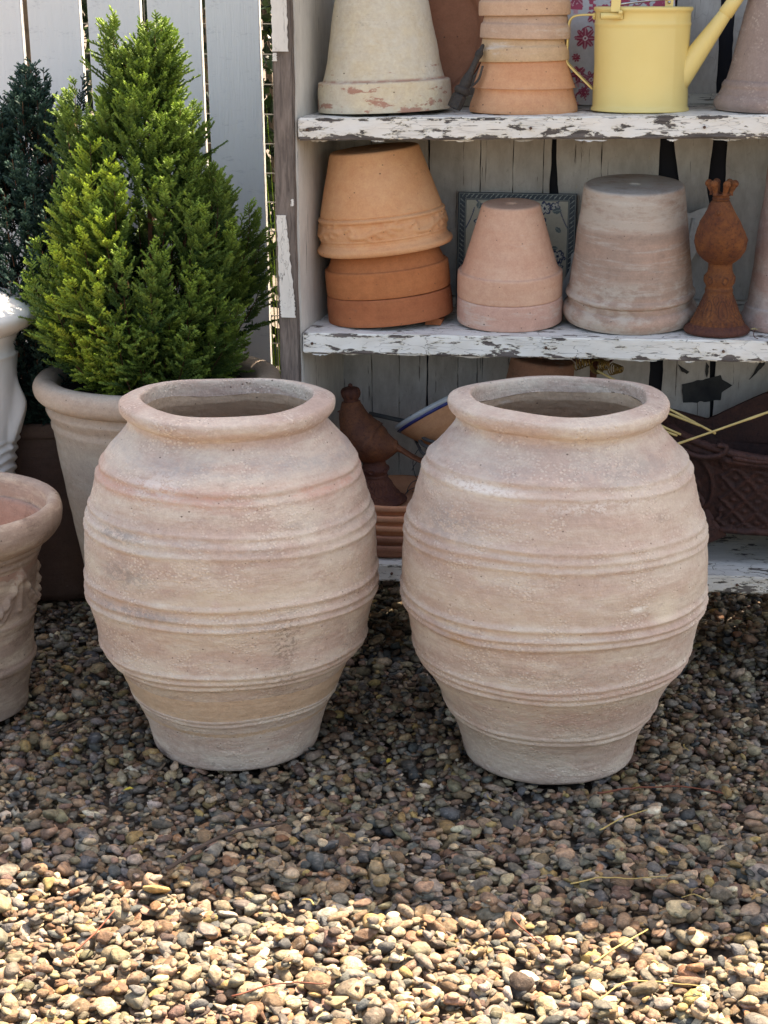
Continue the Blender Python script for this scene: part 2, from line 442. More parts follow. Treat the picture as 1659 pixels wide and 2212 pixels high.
# ------------------------------------------------------------------ fence of white pickets
M_picket = (lambda t: t.out(
    t.mix(t.math('MULTIPLY', t.ramp(t.noise(20, t.map(rot=(0, .5, 0), sc=(1, 1, 3)), 9, .8), (.56, 0.), (.74, 1.)), .5),
          t.mix(t.ramp(t.noise(3, t.map(sc=(2, 2, .6)), 5, .6), (.3, 0.), (.7, 1.)), (.74, .725, .68), (.84, .82, .77)), (.22, .22, .22)),
    .6, t.bump(t.math('ADD', t.noise(24, t.map(sc=(8, 8, .6)), 5, .6), t.math('MULTIPLY', t.noise(9, t.map(sc=(6, 6, .25)), 3, .6), 1.2)), .7, .002), .35))(NT('picket_paint'))
M_raw = flat('raw_timber', (.20, .15, .11), .9, (.10, .08, .06), 25)
FENCE_Y = 4.50
def fence_pt(x): return (x, FENCE_Y - .157 * x)
fence = thing('picket_fence', 'tall fence of broad white painted pickets behind the potted conifers', 'fence', (0, FENCE_Y, 0), (0, 0, -PSI))
PITCH = .158
pk_meshes = [rbox(-.0702, .0702, -.011, .011, .04, 2.12, .3, .0, k, .002).mesh('picket') for k in range(1)]
for k in range(-17, 23):
    ox = -.390 + .022 + k * PITCH + random.uniform(-.002, .002) + (.034 if k > 0 else 0)
    p = put('picket', pk_meshes[0], M_picket, fence, autos=30); p.location = (ox, random.uniform(-.001, .001), 0)
    p.rotation_euler = (0, R(-.9 + random.uniform(-.15, .15)), 0)
for z in (.35, 1.9):
    put('rail', rbox(-3.1, 3.0, .016, .056, z, z + .08, .5), M_raw, fence)
for x in (-2.6, -1.0, .9, 2.7):
    put('post', rbox(x, x + .09, .057, .147, 0, 2.05, .5), M_raw, fence)
roof = thing('added_shade_roof', 'corrugated metal roof added out of view to shade the shelf and jars', 'roof', (.12, 3.60, 2.2), (0, 0, -PSI - R(1.9)))  # unseen roof, added only to cast the shade over the pots
M_shade_roof = flat('grey_roof_metal', (.35, .36, .37), .5, (.28, .28, .28), 8, .4)
xs = np.linspace(-.30, 2.9, 420); V = np.array([(x, y, .012 * math.sin(x * 83) + (y - .0) * -.05) for y in np.linspace(0, 1.08, 8) for x in xs])
V2 = V.copy(); V2[:, 2] += .002
put('shade_roof_sheet', MB().add(V, grid_faces(8, 420)).add(V2, grid_faces(8, 420)), M_shade_roof, roof)
for x in (-.2, 1.3, 2.8): put('shade_roof_rafter', rbox(x, x + .05, .01, 1.08, -.12, -.075, .4), M_raw, roof)
for x in (-.2, 1.3, 2.8): put('post', rbox(x, x + .05, 1.02, 1.07, -2.2, -.12, .5), M_raw, roof)
M_wire = flat('galvanised_wire', (.13, .13, .125), .7, (.08, .08, .075), 60, .2)
mesh_f = thing('wire_mesh_fence', 'galvanised wire mesh seen in the gaps behind the white pickets', 'wire fence', (0, FENCE_Y + .17, 0), (0, 0, -PSI))
hz = MB()
for k in range(28): merge(hz, tube([(-2, 0, .1 + k * .078), (1, 0, .1 + k * .078)], .0016, 5))
put('horizontal_wire', hz, M_wire, mesh_f, kind='stuff')
vt = MB()
for k in range(60): merge(vt, tube([(-2 + k * .05, .003, .05), (-2 + k * .05, .003, 2.2)], .0013, 5))
put('vertical_wire', vt, M_wire, mesh_f, kind='stuff')

def leaf_cloud(n, box, size, cols, seed, strap=False):
    rs = np.random.default_rng(seed); mb = MB()
    P = np.stack([rs.uniform(box[0], box[1], n), rs.uniform(box[2], box[3], n), rs.uniform(box[4], box[5], n)], 1)
    d = rs.normal(size=(n, 3)); d[:, 2] += .5; d /= np.linalg.norm(d, axis=1)[:, None]
    s = np.cross(d, rs.normal(size=(n, 3))); s /= np.linalg.norm(s, axis=1)[:, None]; nn = np.cross(d, s)
    L = size * rs.uniform(.6, 1.4, (n, 1)); Wd = L * .28
    V = np.stack([P, P + d * L * .45 + s * Wd + nn * L * .06, P + d * L, P + d * L * .45 - s * Wd + nn * L * .06], 1).reshape(-1, 3)
    c = np.array(cols)[rs.integers(0, len(cols), n)] * rs.uniform(.7, 1.2, (n, 1))
    mb.add(V, (np.array([[0, 1, 2, 3]])[None] + np.arange(n)[:, None, None] * 4).reshape(-1, 4), np.repeat(c, 4, 0)); return mb
M_leaf = tintmat('broad_leaves', .45, .05, 100, .3, .4)
hd = thing('hedge', 'dark leafy hedge glimpsed through the gaps behind the picket fence', 'hedge', (0, 5.1, 0), (0, 0, -PSI))
put('foliage', leaf_cloud(26000, (-2.6, 1.2, 0, .55, .02, 1.95), .055, [(.018, .04, .012), (.012, .03, .012), (.035, .07, .012), (.01, .02, .01)], 3), M_leaf, hd, smooth=False, kind='stuff')
put('stem', tubes([tube([(x, .3, 0), (x + random.uniform(-.1, .1), .3, 1.7)], [.02, .008], 6) for x in np.linspace(-2.5, 1.1, 16)]), M_raw, hd)
def strap_plant(loc, n, h, label, seed):
    rs = random.Random(seed); r = thing('strap_leaf_plant', label, 'plant', loc)
    for k in range(n):
        a = rs.uniform(0, 6.28); l = rs.uniform(.06, .22); hh = h * rs.uniform(.6, 1)
        p = spline([(0, 0, 0), (l * .3 * math.cos(a), l * .3 * math.sin(a), hh * .6), (l * math.cos(a), l * math.sin(a), hh)], 6)
        tb = tube(p, np.linspace(.014, .002, len(p)), 4, True, .12)
        put('leaf', tb, M_strap, r)
M_strap = tintmat('strap_leaf', .4, .02, 80, .4, .4)
t = NT('strap_leaves'); c = t.mix(t.noise(8), (.16, .30, .03), (.35, .50, .05)); M_strap = t.out(c, .4)
tr = t.n('ShaderNodeBsdfTranslucent'); t.L(c, tr.inputs[0]); mx = t.n('ShaderNodeMixShader'); mx.inputs[0].default_value = .45
t.L(t.b.outputs[0], mx.inputs[1]); t.L(tr.outputs[0], mx.inputs[2]); t.t.links.new(mx.outputs[0], t.t.nodes['Material Output'].inputs[0])
strap_plant((-.98, 4.95, 0), 14, 1.75, 'bright green strap leaves behind the first fence gap on the left', 1)
strap_plant((-.29, 4.82, 0), 16, 1.5, 'bright green strap leaves behind the fence gap next to the shelf post', 2)

# ------------------------------------------------------------------ the old white shelf unit
M_shelf = paint_wood('peeling_shelf_paint', (.82, .80, .73), wood=(.11, .095, .085), thr=.50, wear=.18, ax='x', hz=.0225, seed=1)
M_shelf2 = paint_wood('peeling_shelf_paint_b', (.82, .80, .73), wood=(.12, .10, .09), thr=.52, wear=.15, ax='x', hz=.0225, seed=4)
M_shelf3 = paint_wood('peeling_shelf_paint_c', (.76, .745, .67), wood=(.12, .105, .09), thr=.51, wear=.08, ax='x', hz=.02, seed=7, crack=1.6, dirt=.5)
M_panel = paint_wood('chalky_side_paint', (.72, .69, .61), thr=.75, wear=.0, ax='z', hz=.2, seed=3, crack=.0, dirt=.55)
M_plank = paint_wood('weathered_plank_paint', (.63, .615, .57), wood=(.11, .09, .075), thr=.62, wear=0, ax='z', hz=.3, seed=9, crack=.25, dirt=1.0)
M_post = paint_wood('bare_post_timber', (.70, .67, .60), wood=(.15, .12, .10), thr=.16, wear=.0, ax='z', hz=.05, seed=5, crack=0)
M_flake = paint_wood('curled_paint', (.78, .75, .67), thr=.80, wear=0, ax='z', hz=1, seed=6, crack=1.2, dirt=.4)
M_dark = flat('painted_gap_shade', (.012, .013, .018), .8, (.02, .02, .026), 6)
shelf = thing('shelf_unit', 'old white wooden shelf unit with peeling paint holding flowerpots', 'shelf unit', uw(0, 0, 0), (0, 0, -PSI))
TW = R(.9)
def sboard(x0, x1, z, th, slope, mat, name='shelf_board', label=None, w0=-.012, w1=.375, seed=0):
    mb = rbox(x0, x1, w0, w1, -th, 0, .011, .0011, seed, .003, 45)
    mb.v[0][:, 2] += th / 2
    # rough, chewed front edge
    V = mb.v[0]; fr = V[:, 1] < w0 + .004; V[fr, 1] += .0025 * np.clip(fbm(V[fr] * np.array([1, 0, 2.2]), 28, seed + 5), -1, .4)
    o = put(name, mb, mat, shelf, autos=50, label=label); o.location = (0, 0, z - th / 2); o.rotation_euler = (0, -slope, 0); return o
sboard(-.186, 1.30, 1.2495, .047, .0165, M_shelf, label='upper shelf board with white paint peeling along its lower edge', seed=2)
sboard(-.182, 1.30, .7815, .046, .0115, M_shelf2, label='middle shelf board with brown wood showing through cracked paint', seed=12)
sboard(-.182, 1.30, .2445, .040, .018, M_shelf3, label='lowest shelf board close above the gravel', seed=22)
# left side panel, slightly splayed
V = []; nz, nw = 70, 14
for i in range(nz):
    for j in range(nw):
        w = .002 + .372 * j / (nw - 1); z = .05 + 1.57 * i / (nz - 1); V.append((-.190 + .026 * j / (nw - 1) + (1.2 - z) * .008, w, z))
V = np.array(V); V[:, 0] += .0012 * fbm(V, 9, 4); Vb = V.copy(); Vb[:, 0] -= .02
pn = MB().add(V, grid_faces(nz, nw)[:, ::-1].copy()); pn.add(Vb, grid_faces(nz, nw))
fe = np.vstack([V[::nw], Vb[::nw]]); pn.add(fe, grid_faces(2, nz)); be = np.vstack([V[nw - 1::nw], Vb[nw - 1::nw]]); pn.add(be, grid_faces(2, nz)[:, ::-1].copy())
put('side_panel', pn, M_panel, shelf, label='left side panel with chalky worn white paint')
put('side_panel', rbox(1.30, 1.32, 0, .375, .05, 1.62, .06, .001, 3), M_panel, shelf)
# front post of bare timber with paint left in patches
po = rbox(-.0215, .0215, -.018, .016, 0.0, 1.62, .02, .0012, 8, .0025, 16)
po.v[0][:, 0] += .002 * vnoise(po.v[0] * np.array([0, 0, 1.]), 9, 2) + (1.5 - po.v[0][:, 2]) * .008
o = put('post', po, M_post, shelf, autos=50, label='bare brown timber post with curling scraps of white paint'); o.location = (-.218, 0, 0)
put('post', rbox(1.298, 1.34, -.03, -.001, 0, 1.62, .05, .001, 9), M_post, shelf)
def jag(z0, z1, xl, xr, amp, seed, n=26):
    rs = random.Random(seed); L = []; Rr = []
    for i in range(n):
        t_ = i / (n - 1); z = z0 + (z1 - z0) * t_
        L.append((xl(t_) + rs.uniform(-amp, amp), z)); Rr.append((xr(t_) + rs.uniform(-amp, amp), z))
    return L + Rr[::-1]
for (z0, z1, a_, b_, c_, d_, s_) in ((1.385, 1.62, -.0195, .0145, -.0195, .014, 1), (.85, 1.04, -.0165, .0165, -.020, .000, 2), (.815, .85, -.015, .017, -.0165, .0165, 5), (1.365, 1.382, -.020, -.010, -.019, -.011, 3), (1.06, 1.075, .012, .019, .014, .0195, 4)):
    ol = jag(z0, z1, lambda q: a_ + (c_ - a_) * q, lambda q: b_ + (d_ - b_) * q, .0014, s_, 30)
    pr = prism(ol, .0022, 'xz', -.0225); pr.v[0][:, 0] += (1.5 - pr.v[0][:, 2]) * .008
    o = put('paint_scrap', pr, M_flake, shelf, smooth=False); o.location = (-.218, 0, 0)
# torn scraps of paint hanging under the shelf edges
for zz, sl_, sd_ in ((1.2025, .0165, 3), (.7355, .0115, 8)):
    rs = random.Random(sd_); u = -.16
    while u < .95:
        L = rs.uniform(.02, .085); n = 10
        ol = [(u + L * k / n, -.001) for k in range(n + 1)] + [(u + L * (1 - k / n), -.002 - rs.uniform(.0003, .0035) * math.sin(math.pi * k / n) ** .6) for k in range(n + 1)]
        pr = prism(ol, .0012, 'xz', -.013 + rs.uniform(0, .02)); pr.v[0][:, 2] += zz + sl_ * u
        pr.v[0][:, 1] -= (zz + sl_ * u - pr.v[0][:, 2]) * rs.uniform(-.3, .9)
        put('paint_scrap', pr, M_flake, shelf, smooth=False); u += L + rs.uniform(.02, .14)
# back planks; each edge is a list of (u, z) from bottom to top
def plank(le, re, z0=.232, z1=1.62, w=.375, th=.011, seed=0):
    def res(e):
        e = np.array(sorted([(z, u) for u, z in e])); zz = np.linspace(z0, z1, 90); uu = np.interp(zz, e[:, 0], e[:, 1])
        return np.stack([uu + .0011 * vnoise(np.stack([zz * 0 + uu[0], zz * 0, zz], 1), 55, seed), zz], 1)
    ol = np.vstack([res(le), res(re)[::-1]]); n = 90
    Lx, Rx = ol[:n], ol[n:][::-1]; m = 6; V = []
    for i in range(n):
        for j in range(m): q = j / (m - 1); V.append((Lx[i, 0] * (1 - q) + Rx[i, 0] * q, w, Lx[i, 1]))
    V = np.array(V); V[:, 1] += .0018 * fbm(V + seed * 3.3, 6, seed) + random.uniform(-.0015, .0015)
    B = V.copy(); B[:, 1] = w + th
    mb = MB(); mb.add(np.vstack([V, B]), grid_faces(n, m)); mb.f.append((grid_faces(n, m)[:, ::-1] + n * m))
    for c0 in (0, m - 1):
        i = np.arange(n - 1); q = np.stack([i * m + c0, (i + 1) * m + c0, (i + 1) * m + c0 + n * m, i * m + c0 + n * m], 1)
        mb.f.append(q if c0 else q[:, ::-1].copy())
    o = put('plank', mb, M_plank, shelf, autos=45)
plank([(-.19, .05)], [(-.09, .05)], seed=1); plank([(-.0875, .05)], [(-.0215, .05)], seed=21)
plank([(-.0205, .05)], [(.0465, .05)], seed=2); plank([(.051, .05)], [(.170, .05)], seed=3)
plank([(.1720, .05)], [(.1835, .05)], seed=4); plank([(.1845, .05)], [(.2470, .05)], seed=5)
plank([(.2488, .05)], [(.318, .05)], seed=6)
plank([(.3198, .05)], [(.335, .7), (.331, 1.0), (.3365, 1.12), (.338, 1.62)], seed=7)
plank([(.352, .7), (.362, .98), (.354, 1.08), (.3485, 1.13), (.344, 1.62)], [(.4525, .05)], seed=8)
plank([(.4545, .05)], [(.586, .05)], seed=9)
plank([(.612, .05), (.618, .73), (.636, .95), (.634, 1.08), (.622, 1.15), (.611, 1.21), (.611, 1.62)], [(.735, .05), (.733, .55), (.722, .74), (.716, 1.0), (.697, 1.07), (.705, 1.15), (.707, 1.22), (.707, 1.62)], seed=10)
plank([(.741, .05), (.741, .55), (.740, .74), (.739, 1.1), (.738, 1.62)], [(.872, .05)], seed=11)
for k in range(4): plank([(.876 + k * .107, .05)], [(.980 + k * .107, .05)], seed=12 + k)
put('gap_shade_sheet', rbox(-.19, 1.30, .392, .402, .225, 1.62, .2), M_dark, shelf)  # near-black sheet standing in for the shade behind the plank gaps
for zz, sl_ in ((1.2495, .0165), (.7815, .0115)):
    b = put('back_batten', rbox(-.155, 1.29, .338, .373, 0, .024, .03, .0008, 5, .002, 30), M_shelf3, shelf, autos=50); b.location = (0, 0, zz + .001); b.rotation_euler = (0, -sl_, 0)
M_nail = flat('rusty_nail', (.16, .10, .07), .7, (.08, .04, .03), 80, .3, .3)
for lv, us in ((1, (-.165, .315, .675, 1.1)), (2, (-.16, .36, .74, 1.15)), (3, (.02, .80))):
    zt_ = {1: 1.2495 - .0235, 2: .7815 - .023, 3: .2445 - .02}[lv]; sl_ = {1: .0165, 2: .0115, 3: .018}[lv]
    for u in us: put('nail', tube([(u, -.0160, zt_ + sl_ * u), (u, -.0120, zt_ + sl_ * u)], .0032, 10), M_nail, shelf)
# dark patches laid on the planks to paint the shade inside their splits
M_split_shade = flat('painted_split_shade', (.055, .056, .055), .9, (.02, .022, .025), 14)
for ol in ([(.664, .606), (.700, .618), (.735, .628), (.752, .634), (.757, .622), (.781, .609), (.764, .596), (.758, .590), (.756, .572), (.70, .565), (.669, .562), (.668, .58)],
           [(.651, .656), (.662, .648), (.680, .640), (.676, .634), (.662, .638)], [(.719, .664), (.725, .655), (.726, .64), (.723, .626), (.718, .640), (.717, .655)],
           [(.842, .735), (.862, .70), (.856, .66), (.82, .622), (.845, .67)]):
    oa = np.array(ol); oa = dens(np.vstack([oa, oa[:1]]), .004)[:-1]; oa = oa + .0022 * np.stack([vnoise(np.stack([oa[:, 0], oa[:, 1], oa[:, 0] * 0 + 3 * q], 1), 90, 5 + q) for q in (0, 1)], 1); ol = oa
    put('split', prism(ol, .0022, 'xz', .3705), M_split_shade, shelf, smooth=False, label='dark patch painting the shade of a plank split above the rusty trough')

# ------------------------------------------------------------------ pots
def pot_root(name, label, cat, u, w, z, fwd=0, roll=0, r=.0, group=None, yaw=0):
    x, y, zz = uw(u, w, z); lift = r * (math.sin(R(abs(fwd))) + math.sin(R(abs(roll))))
    return thing(name, label, cat, (x, y, zz + lift + .0012), (R(fwd), -R(roll), -PSI + yaw), group)
def inv_pot(root, mat, rr, rim_h, rb, rt, H, rim_style='plain', n=96, seed=0, amp=.0008, relief=None, hole=True, rim_label=None, body_label=None, mat_rim=None):
    """flowerpot standing upside down: rim at z=0, base disc on top"""
    th = .011
    if rim_style == 'plain': rim = [(rr - .001, 0), (rr, .004), (rr - .001, rim_h - .003), (rr - .004, rim_h)]
    elif rim_style == 'flare': rim = [(rr - .002, 0), (rr, .006), (rr - .003, .02), (rr - .010, rim_h - .014), (rr - .012, rim_h), (rb + .003, rim_h)]
    elif rim_style == 'thick': rim = [(rr - .006, 0), (rr, .012), (rr + .001, .022), (rr - .004, .034), (rr - .014, .040), (rr - .015, .050), (rr - .007, .054), (rr - .005, .061), (rr - .012, .070)]
    elif rim_style == 'bell': rim = [(rr - .006, 0), (rr, .010), (rr - .002, .022), (rr - .013, .034), (rr - .017, .045), (rr - .016, .052), (rr - .022, .060)]
    elif rim_style == 'emb': rim = [(rr - .004, 0), (rr, .004), (rr, .012), (rr - .007, .017), (rr - .011, .024), (rr - .0145, .028), (rr - .0095, .031), (rr - .0095, .035), (rr - .0150, .038), (rr - .0155, .071), (rr - .0105, .074), (rr - .0105, .079), (rr - .018, .083)]
    inner = [(rt * .55, H - th), (rt - th, H - th), (rb - th, rim_h), (rr - th, rim_h * .7), (rr - th, .003), (rr - .006, -.0005)][::1]
    outer = rim + [(rb, rim_h + .002), (rt + .002, H - .006), (rt - .001, H - .0015), (rt - .006, H)]
    hr = .011
    top = [(rt * .55, H + .0002), (hr + .004, H - .0005), (hr, H - .002), (hr, H - th)]
    pr = np.vstack([chaikin(np.array(inner), 1), chaikin(np.array(rim), 1), chaikin(np.array([rim[-1]] + outer[len(rim):] + top), 2)])
    pr = dens(pr, .003)
    pr = pr[np.concatenate([[True], np.linalg.norm(np.diff(pr, axis=0), axis=1) > 1e-6])]
    rimz = rim_h + .001
    zi = np.array([i for i in range(len(pr)) if pr[i, 0] > rb - th and pr[i, 1] <= rimz])
    c0, c1 = zi[0], zi[-1]
    def disp(P, r, z, th_):
        d = amp * fbm(P, 14, seed) + amp * 1.4 * vnoise(P * np.array([.4, .4, 1]), 30, seed + 3) * .5
        if relief is not None: d = d + relief(r, z, th_)
        return d
    parts = lathe(pr, n, disp, (c0, c1))
    put('body', merge(parts[0], parts[2]), mat, root, label=body_label)
    put('rim', parts[1], mat_rim or mat, root, label=rim_label)
def zs(level, u): return {1: 1.2495 + .0165 * u, 2: .7815 + .0115 * u, 3: .2445 + .018 * u}[level]

# --- upper shelf
sa = pot_root('saucer', 'large brown terracotta saucer leaning upright behind the white flowerpot', 'saucer', .035, .215, zs(1, 0) + .004)
sa.rotation_euler = (R(80), 0, -PSI); 
M_sauc = tc('brown_clay', (.24, .105, .06), (.29, .135, .08), wamt=.05, damt=.25, seed=3)
def saucer(root, mat, r, h, dy=0, n=96, seed=0, ring=True):
    p = [(.002, .006), (r * .45, .0055), (r - .028, .006), (r - .017, h - .006), (r - .010, h), (r - .002, h), (r, h - .004), (r - .001, h - .013), (r - .007, h - .016), (r - .012, .006), (r - .02, .0), (r * .5, 0), (.002, 0)]
    pr = dens(chaikin(p, 2), .005); q = int(np.argmax(pr[:, 1]))
    lo = max(i for i in range(q) if pr[i, 1] < h * .55); up = min(i for i in range(q, len(pr)) if pr[i, 1] < h - .0155)
    a, b, c = lathe(pr, n, lambda P, r_, z, t_: .0008 * fbm(P, 12, seed), (lo, up))
    for m in (a, b, c): m.v = [v + np.array([0, dy, 0]) for v in m.v]
    put('dish', merge(a, c), mat, root); put('rim', b, mat, root)
saucer(sa, M_sauc, .165, .034, dy=.165, seed=2)

def whitepot_mat():
    t, col, nm, lo = terracotta('whitewashed_clay', (.60, .53, .40), (.62, .57, .46), white=(.64, .54, .36), wamt=.42, dark=(.22, .19, .14), damt=.22, seed=6, stretch=1.2, grain=.8, gscale=150)
    z = t.sep()[2]
    edge = t.math('SUBTRACT', 1.0, t.math('MULTIPLY', t.math('ABSOLUTE', t.math('SUBTRACT', z, .066)), 210.), clamp=True)
    low = t.math('MULTIPLY', t.math('LESS_THAN', z, .062), t.ramp(t.noise(14, t.map(sc=(1, 1, 2.5), loc=(3.1, 1, 2)), 8, .7), (.56, 0.), (.60, 1.)))
    up = t.math('MULTIPLY', t.math('LESS_THAN', t.math('ABSOLUTE', t.math('SUBTRACT', z, .088)), .008), t.ramp(t.noise(30, t.map(sc=(.6, .6, 2), loc=(3, 1, 2)), 8, .7), (.60, 0.), (.66, 1.)))
    m = t.math('MAXIMUM', t.math('MULTIPLY', edge, t.ramp(t.noise(50), (.35, .2), (.55, 1.))), t.math('MAXIMUM', low, up))
    col = t.mix(t.math('MULTIPLY', m, .8), col, (.38, .16, .11))
    return t.out(col, .9, nm, .2)
wp = pot_root('flowerpot', 'big upturned flowerpot with crusty white wash, a brown saucer behind it', 'flowerpot', -.022, .160, zs(1, -.02), 0, 2.2, .14)
inv_pot(wp, whitepot_mat(), .149, .064, .131, .088, .315, 'plain', seed=4, amp=.0016)
# stack of inverted pots
M_or = tc('orange_clay', (.60, .29, .15), (.66, .36, .20), wamt=.06, damt=.06, seed=1, grain=.25)
M_och = tc('ochre_clay', (.52, .36, .20), (.58, .40, .25), wamt=.25, damt=.1, seed=2, grain=.35)
M_och2 = tc('pinkish_clay', (.50, .34, .24), (.58, .40, .28), wamt=.3, damt=.18, seed=5, grain=.4)
M_och3 = tc('buff_clay', (.56, .35, .22), (.60, .40, .27), wamt=.2, damt=.08, seed=8, grain=.3)
SG = 'small pots in the tall upturned stack'
st_u = .286
a_ = pot_root('flowerpot', 'smooth orange upturned pot at the bottom of the stack beside the yellow can', 'flowerpot', st_u, .150, zs(1, .28), 0, 0, 0, SG)
inv_pot(a_, M_or, .119, .052, .111, .090, .118, 'flare', seed=1, amp=.0004)
for k, (dz, mt, lb, ro) in enumerate(((.108, M_och, 'ochre flowerpot rim resting on the smooth orange upturned pot', 1.3), (.155, M_och2, 'pinkish worn flowerpot rim third up in the upturned stack', -.8), (.203, M_och3, 'buff flowerpot topmost in view in the upturned stack', .8))):
    a_ = pot_root('flowerpot', lb, 'flowerpot', st_u - .002 + (k % 2) * .002, .150, zs(1, .28) + dz, 0, ro, 0, SG)
    inv_pot(a_, mt, (.0985, .0985, .0995)[k], .031, .0925, .0885 if k < 2 else .06, .052 if k < 2 else .11, 'plain', seed=k + 3, amp=.0009)

# --- brass hose nozzle
M_noz = rust('tarnished_brass', (.05, .042, .036), (.085, .07, .055), (.02, .016, .013), 3, .6)
noz = thing('hose_nozzle', 'dark tarnished hose nozzle propped between the white pot and the orange pot', 'hose nozzle', uw(.146, .058, zs(1, .15) + .02), (R(-12), R(24), -PSI))
put('nozzle_end', lathe(dens([(.002, -.006), (.015, -.006), (.016, 0), (.016, .022), (.0125, .026), (.002, .026)], .004), 6)[0], M_noz, noz, smooth=False)
put('collar', lathe(dens(chaikin([(.013, .026), (.017, .030), (.017, .038), (.011, .044)], 1), .003), 24)[0], M_noz, noz)
put('barrel', lathe(dens(chaikin([(.011, .042), (.0125, .055), (.009, .072), (.0065, .080), (.006, .11), (.0085, .114), (.0085, .124), (.005, .128), (.004, .140), (.001, .142)], 1), .004), 20)[0], M_noz, noz)
put('lever', tube(spline([(.012, 0, .045), (.022, 0, .07), (.018, 0, .10)]), .0028, 6), M_noz, noz)

# --- red and white platter
def flowers_tint(P, cx, cz, r, seed, petals=8):
    d = np.hypot(P[:, 0] - cx, P[:, 1] - cz) / r; a = np.arctan2(P[:, 1] - cz, P[:, 0] - cx)
    return (d < .55 + .45 * np.abs(np.cos(a * petals / 2 + seed))), (d < .22) & (d > .12), (np.abs(np.sin(a * petals / 2 + seed)) < .16) & (d > .3)
def printed(name, w, h, nx, nz, fn, bend=0.0, th=.008, round_=0.0):
    x = np.linspace(-w / 2, w / 2, nx); z = np.linspace(0, h, nz); X, Z = np.meshgrid(x, z); P = np.stack([X.ravel(), Z.ravel()], 1)
    C_ = fn(P); ex = np.minimum(1, np.maximum(np.abs(P[:, 0]) / (w / 2), np.abs(P[:, 1] - h / 2) / (h / 2)))
    Y = -bend * np.clip((ex - .62) / .38, 0, 1) ** 2
    V = np.stack([P[:, 0], Y, P[:, 1]], 1)
    if round_:
        q = np.abs(P - [0, h / 2]) - [w / 2 - round_, h / 2 - round_]; ov = np.maximum(q, 0); L = np.hypot(ov[:, 0], ov[:, 1]); m = (q > 0).all(1) & (L > round_)
        s = np.where(m, round_ / np.maximum(L, 1e-9), 1)
        V[m, 0] = np.sign(P[m, 0]) * (w / 2 - round_ + ov[m, 0] * s[m]); V[m, 2] = h / 2 + np.sign(P[m, 1] - h / 2) * (h / 2 - round_ + ov[m, 1] * s[m])
    mb = MB(); mb.add(V, grid_faces(nz, nx), C_); V2 = V.copy(); V2[:, 1] += th; mb.add(V2, grid_faces(nz, nx)[:, ::-1].copy(), np.array([.5, .5, .48]))
    b = np.concatenate([np.arange(nx), np.arange(1, nz) * nx + nx - 1, (nz - 1) * nx + np.arange(nx - 1)[::-1], np.arange(1, nz - 1)[::-1] * nx]); N_ = nx * nz
    mb.f.append(np.stack([b, b + N_, np.roll(b, -1) + N_, np.roll(b, -1)], 1)); return mb
def red_fn(P):
    c = np.tile(np.array([.50, .49, .48]), (len(P), 1)); red = np.array([.30, .035, .07]); rd2 = np.array([.55, .30, .32])
    P3 = np.stack([P[:, 0], P[:, 1], P[:, 0] * 0], 1); n_ = fbm(P3, 60, 3)
    band = (np.abs(P[:, 0]) > .085) & (n_ > .05) & ((P[:, 1] > .2) | (P[:, 1] < .06)); c[band] = rd2
    edge = (P[:, 1] > .21) & (fbm(P3, 75, 8) > -.1); c[edge] = red * 1.3
    rs = random.Random(4)
    for k, (x, z, r) in enumerate([(-.077, .148, .024), (-.088, .070, .018), (-.060, .058, .020), (-.060, .195, .016), (-.095, .105, .01), (-.1, .235, .018), (.0, .15, .03), (.08, .15, .025), (-.075, .03, .014), (.03, .05, .02), (-.03, .09, .014)]):
        f, ring, vein = flowers_tint(P, x, z, r, k, 8 if k % 2 == 0 else 5); c[f] = red; c[vein & f] = rd2; c[ring] = (.7, .62, .6)
    for k in range(14):
        x, z = rs.uniform(-.11, .11), rs.uniform(.01, .3); a = rs.uniform(0, 6.3)
        for s in np.linspace(0, .03, 14):
            d = np.hypot(P[:, 0] - x - s * math.cos(a + s * 60), P[:, 1] - z - s * math.sin(a + s * 60)); c[d < .0018] = red
    return c
M_glaze = tintmat('glazed_print', .35, .0, 100, 0, .25)
pl = thing('platter', 'white platter with red floral print standing behind the yellow watering can', 'platter', uw(.487, .262, zs(1, .47) + .004), (R(-10), 0, -PSI))
put('dish', printed('dish', .236, .31, 150, 200, red_fn, .018, .006, .04), M_glaze, pl)

# --- yellow watering can
t = NT('yellow_enamel'); n = t.noise(9, None, 5, .6); ch = t.ramp(t.noise(120, t.map(sc=(1, 1, .5)), 3, .7), (.74, 0.), (.76, 1.))
M_yel = t.out(t.mix(t.math('MULTIPLY', ch, .5), t.mix(n, (.78, .60, .21), (.84, .67, .27)), (.35, .22, .06)), .38, t.bump(t.noise(160), .08, .001), .45)
can = thing('watering_can', 'pale yellow metal watering can with angled handle and long spout', 'watering can', uw(.538, .150, zs(1, .54) + .001), (0, 0, -PSI))
cr_ = .1025
cp = [(.002, .004), (cr_ - .004, .004), (cr_ + .002, 0), (cr_ + .0035, .004), (cr_ + .001, .008), (cr_ - .001, .012), (cr_ - .001, .176), (cr_ + .0005, .179), (cr_ + .0005, .183), (cr_ - .001, .186), (cr_ - .001, .206), (cr_ + .003, .209), (cr_ + .003, .216), (cr_ - .002, .217), (cr_ - .003, .212), (cr_ - .003, .012), (.002, .010)]
put('body', lathe(dens(chaikin(cp, 1), .006), 160, lambda P, r, z, th_: np.where(r > .05, .0011 * fbm(P, 11, 6, 2), 0) + np.where((r > .1) & (z > .013) & (z < .207), .0009 * np.exp(-((th_ - 5.45) / .018) ** 2), 0))[0], M_yel, can)
put('handle_bracket', rbox(-.107, -.1, -.02, .02, .190, .204, .01), M_yel, can)
